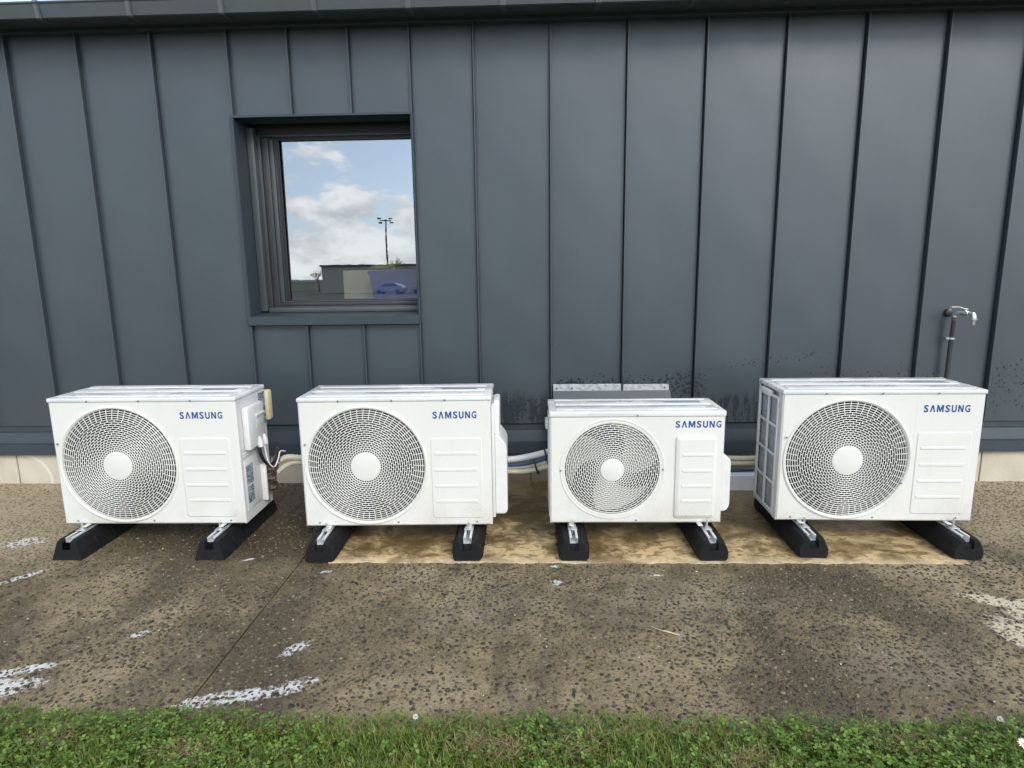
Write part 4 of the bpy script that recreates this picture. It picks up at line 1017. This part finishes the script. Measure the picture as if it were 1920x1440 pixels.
# ------------------------------------------------------------------ lawn
GR = mat_leaf('grass_blade', ((0.0, (0.098, 0.160, 0.026)), (0.45, (0.190, 0.280, 0.048)), (0.85, (0.31, 0.385, 0.088)), (0.97, (0.42, 0.36, 0.16))), 0.40, 0.45)
CLV = mat_leaf('clover_leaf', ((0.0, (0.068, 0.135, 0.025)), (0.5, (0.138, 0.240, 0.043)), (1.0, (0.255, 0.36, 0.08))), 0.22, 0.42)
EDGE = 1.598
def edge_y(x): return EDGE + 0.008 * np.sin(x * 4.3 + 1) + 0.006 * np.sin(x * 11.0) + 0.006 * np.sin(x * 27) + 0.005 * np.sin(x * 71)
def clover_w(x, y): return np.clip(0.5 + 0.9 * np.sin(x * 2.4 - 1.15) * 0.6 + 0.45 * np.sin(x * 7.1 + y * 5 + 0.5) + 0.18 * np.sin(x * 17 + y * 13), 0, 1)
def blades(n, x0, x1, y0, y1, lmin, lmax, name):
    x = npr.uniform(x0, x1, n); y = npr.uniform(y0, y1, n); ok = y < edge_y(x); x, y = x[ok], y[ok]
    k = npr.random(len(x)) > clover_w(x, y) * 0.40; x, y = x[k], y[k]; n = len(x)
    L = npr.uniform(lmin, lmax, n) * np.where(npr.random(n) < 0.06, 1.5, 1.0); az = npr.uniform(0, 2 * PI, n); lean = npr.uniform(0.2, 1.15, n); curl = npr.uniform(0.1, 0.9, n)
    wd = npr.uniform(0.0010, 0.0024, n); dxx, dyy = np.cos(az), np.sin(az); pxx, pyy = -dyy, dxx
    V_ = []
    for t, ws in ((0, 0.9), (0.35, 1.0), (0.7, 0.7), (1.0, 0.0)):
        hor = L * (lean * t + curl * 0.35 * t * t) * 0.8; ver = L * t * (1 - 0.35 * lean) - L * curl * 0.30 * t * t
        c = np.stack([x + dxx * hor, y + dyy * hor, ver - 0.012], -1)
        o = np.stack([pxx * wd * ws, pyy * wd * ws, np.zeros(n)], -1)
        if ws > 0: V_ += [c - o, c + o]
        else: V_ += [c]
    v = np.stack(V_, 1).reshape(-1, 3)
    t = np.array([(0, 1, 3), (0, 3, 2), (2, 3, 5), (2, 5, 4), (4, 5, 6)])
    t = (t[None] + (np.arange(n) * 7)[:, None, None]).reshape(-1, 3)
    return np_obj(name, v, t, GR, None, True)
def clover(n, x0, x1, y0, y1):
    x = npr.uniform(x0, x1, n); y = npr.uniform(y0, y1, n); ok = (y < edge_y(x) - 0.004) & (npr.random(n) < 0.10 + 0.9 * clover_w(x, y)); x, y = x[ok], y[ok]; n = len(x)
    z = npr.uniform(0.010, 0.042, n); s = npr.uniform(0.0045, 0.0090, n); az = npr.uniform(0, 2 * PI, n)
    tx, ty = npr.normal(0, 0.32, n), npr.normal(-0.12, 0.32, n)
    vs = []; ts = []
    # each leaflet: folded heart of 7 points
    lf_ = np.array([(0.0, 0.0, 0), (0.55, 0.50, 0.10), (1.05, 0.62, 0.12), (1.32, 0.34, 0.06), (1.20, 0.0, -0.06), (1.32, -0.34, 0.06), (1.05, -0.62, 0.12), (0.55, -0.50, 0.10)])
    tr = np.array([(0, 1, 4), (1, 2, 4), (2, 3, 4), (0, 4, 7), (7, 4, 6), (6, 4, 5)])
    allv = []
    for k in range(3):
        a = az + k * 2 * PI / 3 + npr.normal(0, 0.12, n); c, s_ = np.cos(a)[:, None], np.sin(a)[:, None]
        lx = lf_[None, :, 0] * s[:, None] + 0.0006; ly = lf_[None, :, 1] * s[:, None]; lz = lf_[None, :, 2] * s[:, None] + lx * npr.uniform(-0.25, 0.25, n)[:, None]
        X = lx * c - ly * s_; Y = lx * s_ + ly * c
        Z = lz + X * tx[:, None] + Y * ty[:, None]
        allv.append(np.stack([X + x[:, None], Y + y[:, None], Z + z[:, None]], -1))
    v = np.concatenate(allv, 1).reshape(-1, 3)
    t = np.concatenate([tr + 8 * k for k in range(3)]); t = (t[None] + (np.arange(n) * 24)[:, None, None]).reshape(-1, 3)
    return np_obj('clover', v, t, CLV, None, True)
tag(blades(110000, -2.6, 2.6, 1.05, 1.63, 0.020, 0.050, 'grass'), 'short green grass at the front edge of the concrete', 'grass', None, 'stuff')
tag(blades(30000, -5.5, 5.5, -1.5, 1.05, 0.03, 0.07, 'grass'), 'lawn grass stretching away from the concrete', 'grass', None, 'stuff')
tag(clover(21000, -2.6, 2.6, 1.05, 1.62), 'small clover leaves mixed through the lawn edge', 'clover', None, 'stuff')

# dry thatch in a few worn spots, and long blades lying over the slab edge
STRAW = mat_leaf('dry_grass', ((0.0, (0.16, 0.12, 0.055)), (0.5, (0.30, 0.24, 0.11)), (1.0, (0.46, 0.39, 0.21))), 0.25, 0.6)
def loose(n, mat, pts, sx_, sy_, lmin, lmax, z0, name, wid):
    c = np.array(pts)[npr.integers(0, len(pts), n)]; x = c[:, 0] + npr.normal(0, 1, n) * sx_; y = c[:, 1] + npr.normal(0, 1, n) * sy_
    L = npr.uniform(lmin, lmax, n); a = npr.uniform(0, 2 * PI, n); rise = npr.uniform(0.0, 0.6, n); w = npr.uniform(0.5, 1, n) * wid
    d = np.stack([np.cos(a), np.sin(a), rise], -1); p = np.stack([-np.sin(a), np.cos(a), np.zeros(n)], -1) * w[:, None]; b = np.stack([x, y, z0 + npr.uniform(0, 0.02, n)], -1)
    q = b + d * (L * 0.55)[:, None]; r = b + d * L[:, None] * np.array([1, 1, 0.55])
    v = np.stack([b - p, b + p, q - p * 0.8, q + p * 0.8, r], 1).reshape(-1, 3); t = np.array([(0, 1, 3), (0, 3, 2), (2, 3, 4)])
    return np_obj(name, v, (t[None] + (np.arange(n) * 5)[:, None, None]).reshape(-1, 3), mat, None, True)
tag(loose(1500, STRAW, [(-0.09, 1.47), (0.10, 1.475), (-0.16, 1.50), (0.55, 1.44), (-0.95, 1.45), (1.0, 1.50), (-1.35, 1.50)], 0.045, 0.022, 0.015, 0.045, 0.012, 'dry_grass', 0.0011), 'dry straw coloured thatch in worn spots of the lawn', 'dry grass', None, 'stuff')
ex = np.linspace(-2.5, 2.5, 160); ex = ex + npr.normal(0, 0.02, 160)
tag(loose(900, GR, [(float(a), float(edge_y(a)) - 0.006) for a in ex], 0.012, 0.010, 0.02, 0.065, 0.006, 'overhanging_grass', 0.0014), 'long grass blades straggling onto the slab edge', 'grass', None, 'stuff')

# flowers
PET = mat_simple('white_petal', (0.80, 0.79, 0.76), 0.6, 0, 0.05, 40); STEM = mat_simple('green_stem', (0.07, 0.13, 0.03), 0.6); YEL = mat_simple('yellow_centre', (0.62, 0.42, 0.05), 0.7)
def flower(x, y, z, r, label, tilt=0.4, daisy=False):
    f = empty('daisy' if daisy else 'clover_flower', (x, y, 0.0)); tag(f, label, 'flower')
    tube('stem', [(0, 0.004, -0.015), (0.002, 0.002, z * 0.5), (0, 0, z)], 0.0011, STEM, f, 6)
    bm = bmesh.new()
    rot = Matrix.Translation((0, 0, z)) @ Matrix.Rotation(tilt, 4, 'X')
    if daisy:
        for k in range(16):
            a = 2 * PI * k / 16; m4 = rot @ Matrix.Rotation(a, 4, 'Z') @ Matrix.Rotation(-0.2 + 0.1 * math.sin(k * 3), 4, 'Y')
            vs = [bm.verts.new(m4 @ Vector(p)) for p in ((r * 0.2, -r * 0.07, 0), (r * 0.6, -r * 0.14, 0.001), (r * 1.0, 0, 0), (r * 0.6, r * 0.14, 0.001), (r * 0.2, r * 0.07, 0))]; bm.faces.new(vs)
        bm_obj('petals', bm, PET, f)
        bm = bmesh.new(); bmesh.ops.create_icosphere(bm, subdivisions=2, radius=r * 0.3, matrix=rot @ Matrix.Diagonal((1, 1, 0.5, 1))); bm_obj('flower_centre', bm, YEL, f, 60)
    else:
        for k in range(46):
            t = k / 46; ph = math.acos(1 - 1.55 * t); a = k * 2.39996
            d = Vector((math.sin(ph) * math.cos(a), math.sin(ph) * math.sin(a), math.cos(ph))); u, w = frame_from(d); L = r * rnd.uniform(0.85, 1.1); b = r * 0.13
            ctr = Vector((0, 0, z))
            vs = [bm.verts.new(ctr + p) for p in (d * L * 0.25, d * L * 0.75 + u * b, d * L * 1.05, d * L * 0.75 - u * b)]; bm.faces.new(vs)
            vs = [bm.verts.new(ctr + p) for p in (d * L * 0.25, d * L * 0.75 + w * b, d * L * 1.02, d * L * 0.75 - w * b)]; bm.faces.new(vs)
        bm_obj('florets', bm, PET, f)
flower(-0.340, 1.552, 0.050, 0.0085, 'round white clover flower at the grass edge below the second unit')
flower(1.288, 1.572, 0.046, 0.0085, 'white clover flower where grass meets concrete at far right')
flower(1.272, 1.470, 0.055, 0.015, 'white daisy in the grass at the bottom right corner', 0.6, True)

# small litter on the concrete
TW = mat_simple('dry_stalk', (0.58, 0.47, 0.32), 0.7, 0, 0.1, 40)
tag(tube('twig', spline([(0.425, 2.085, 0.006), (0.447, 2.064, 0.007), (0.475, 2.050, 0.007), (0.514, 2.032, 0.005)], 5), [0.0012] * 8 + [0.003] * 8, TW, None, 6), 'pale dry twig lying on the concrete below the smallest unit', 'twig')

# ------------------------------------------------------------------ the far side, seen in the glass
RENDER = mat_simple('pale_render', (0.36, 0.35, 0.31), 0.8, 0, 0.06, 0.5); DKGL = mat_simple('dark_glazing', (0.03, 0.035, 0.045), 0.15, 0, 0.1, 1)
ob_ = empty('retail_building', (-6.9, -90.0, 0.0)); tag(ob_, 'long flat roofed pale building mirrored in the window', 'building')
box('wall', -26, 30, -12, 0, 0, 4.05, RENDER, ob_); box('parapet', -26.2, 30.2, -12.2, 0.2, 4.05, 4.35, TRIM, ob_)
for k in range(4): box('window', 4 + k * 5.6, 7 + k * 5.6, 0.0, 0.08, 0.9, 2.6, DKGL, ob_)
def far_mast(x, y, h):
    t = empty('lamp_mast', (x, y, 0)); tag(t, 'tall lamp mast with four heads mirrored in the window', 'lamp mast')
    tube('pole', [(0, 0, 0), (0, 0, h)], [0.20, 0.12], TRIM, t); 
    tube('cross_arm', [(-1.05, 0, h - 0.15), (1.05, 0, h - 0.15)], 0.08, TRIM, t)
    for a in (-1.05, 1.05):
        for b in (-0.45, 0.45): box('lamp_head', a - 0.35, a + 0.35, b - 0.26, b + 0.26, h - 0.26 + b * 0.7, h - 0.04 + b * 0.7, DKGL, t, 0.06)
far_mast(-27.1, -110.0, 13.1)
BARK = mat_simple('bark', (0.10, 0.08, 0.06), 0.9, 0, 0.2, 5)
def bare_tree(x, y, h, lab):
    t = empty('bare_tree', (x, y, 0)); tag(t, lab, 'tree'); tube('trunk', [(0, 0, 0), (0.05, 0, h * 0.25), (0.0, 0, h * 0.45)], [0.16, 0.12, 0.09], BARK, t, 8)
    bm = bmesh.new(); r_ = random.Random(int(abs(x) * 10))
    def br(p, d, L, r, k):
        q = p + d * L; add_tube(bm, [p, q], [r, r * 0.65], 5, False)
        if k:
            for _ in range(3):
                e = (d + Vector((r_.uniform(-.7, .7), r_.uniform(-.7, .7), r_.uniform(-.1, .5)))).normalized(); br(q, e, L * r_.uniform(0.6, 0.85), r * 0.6, k - 1)
    for _ in range(4): br(Vector((0, 0, h * 0.4)), Vector((r_.uniform(-.6, .6), r_.uniform(-.6, .6), 1)).normalized(), h * 0.2, 0.07, 4)
    bm_obj('crown', bm, BARK, t)
bare_tree(-41.0, -112, 4.0, 'bare leafless tree left of the mirrored building'); bare_tree(-26.0, -112, 6.2, 'small bare tree at the foot of the mirrored lamp mast')
sh = empty('far_shed', (-60, -140, 0)); tag(sh, 'low dark shed on the mirrored skyline', 'shed'); box('wall', -40, 22, -6, 0, 0, 2.0, RENDER, sh); extr('roof', [(-6.2, 2.0), (0.2, 2.0), (-3, 2.6)], -40.3, 22.3, TRIM, sh)
CARW = mat_simple('silver_car_paint', (0.22, 0.24, 0.29), 0.3, 0.3, 0.03, 2); TYRE = CABLEK
def car(x, y, rz, label):
    c = empty('parked_car', (x, y, -0.018), rz); tag(c, label, 'car', 'cars mirrored in the window')
    bm = bmesh.new(); add_extr(bm, [(-2.1, 0.3), (-2.15, 0.55), (-2.05, 0.85), (-1.1, 0.98), (-0.45, 1.42), (0.9, 1.46), (1.75, 1.05), (2.05, 0.95), (2.12, 0.5), (2.05, 0.3)], -0.85, 0.85, 'y')
    bmesh.ops.bevel(bm, geom=list(bm.edges), offset=0.08, segments=3, affect='EDGES'); bm_obj('body', bm, CARW, c, 50)
    for s in (-1, 1):
        extr('side_window', [(-0.95, 1.0), (-0.40, 1.36), (0.85, 1.39), (1.45, 1.04)], s * 0.853 - 0.004, s * 0.853 + 0.004, DKGL, c, 'y')
        for a in (-1.3, 1.32): tube('wheel', [(a, s * 0.68, 0.32), (a, s * 0.86, 0.32)], 0.32, TYRE, c, 20)
        box('headlight', -2.16, -2.05, s * 0.55 - 0.16, s * 0.55 + 0.16, 0.6, 0.75, PLASTIC, c, 0.03)
car(-18.8, -75, 0.15, 'silver car mirrored beside the blue tub, at the left'); car(-14.0, -76, 0.1, 'silver car mirrored behind the blue tub')
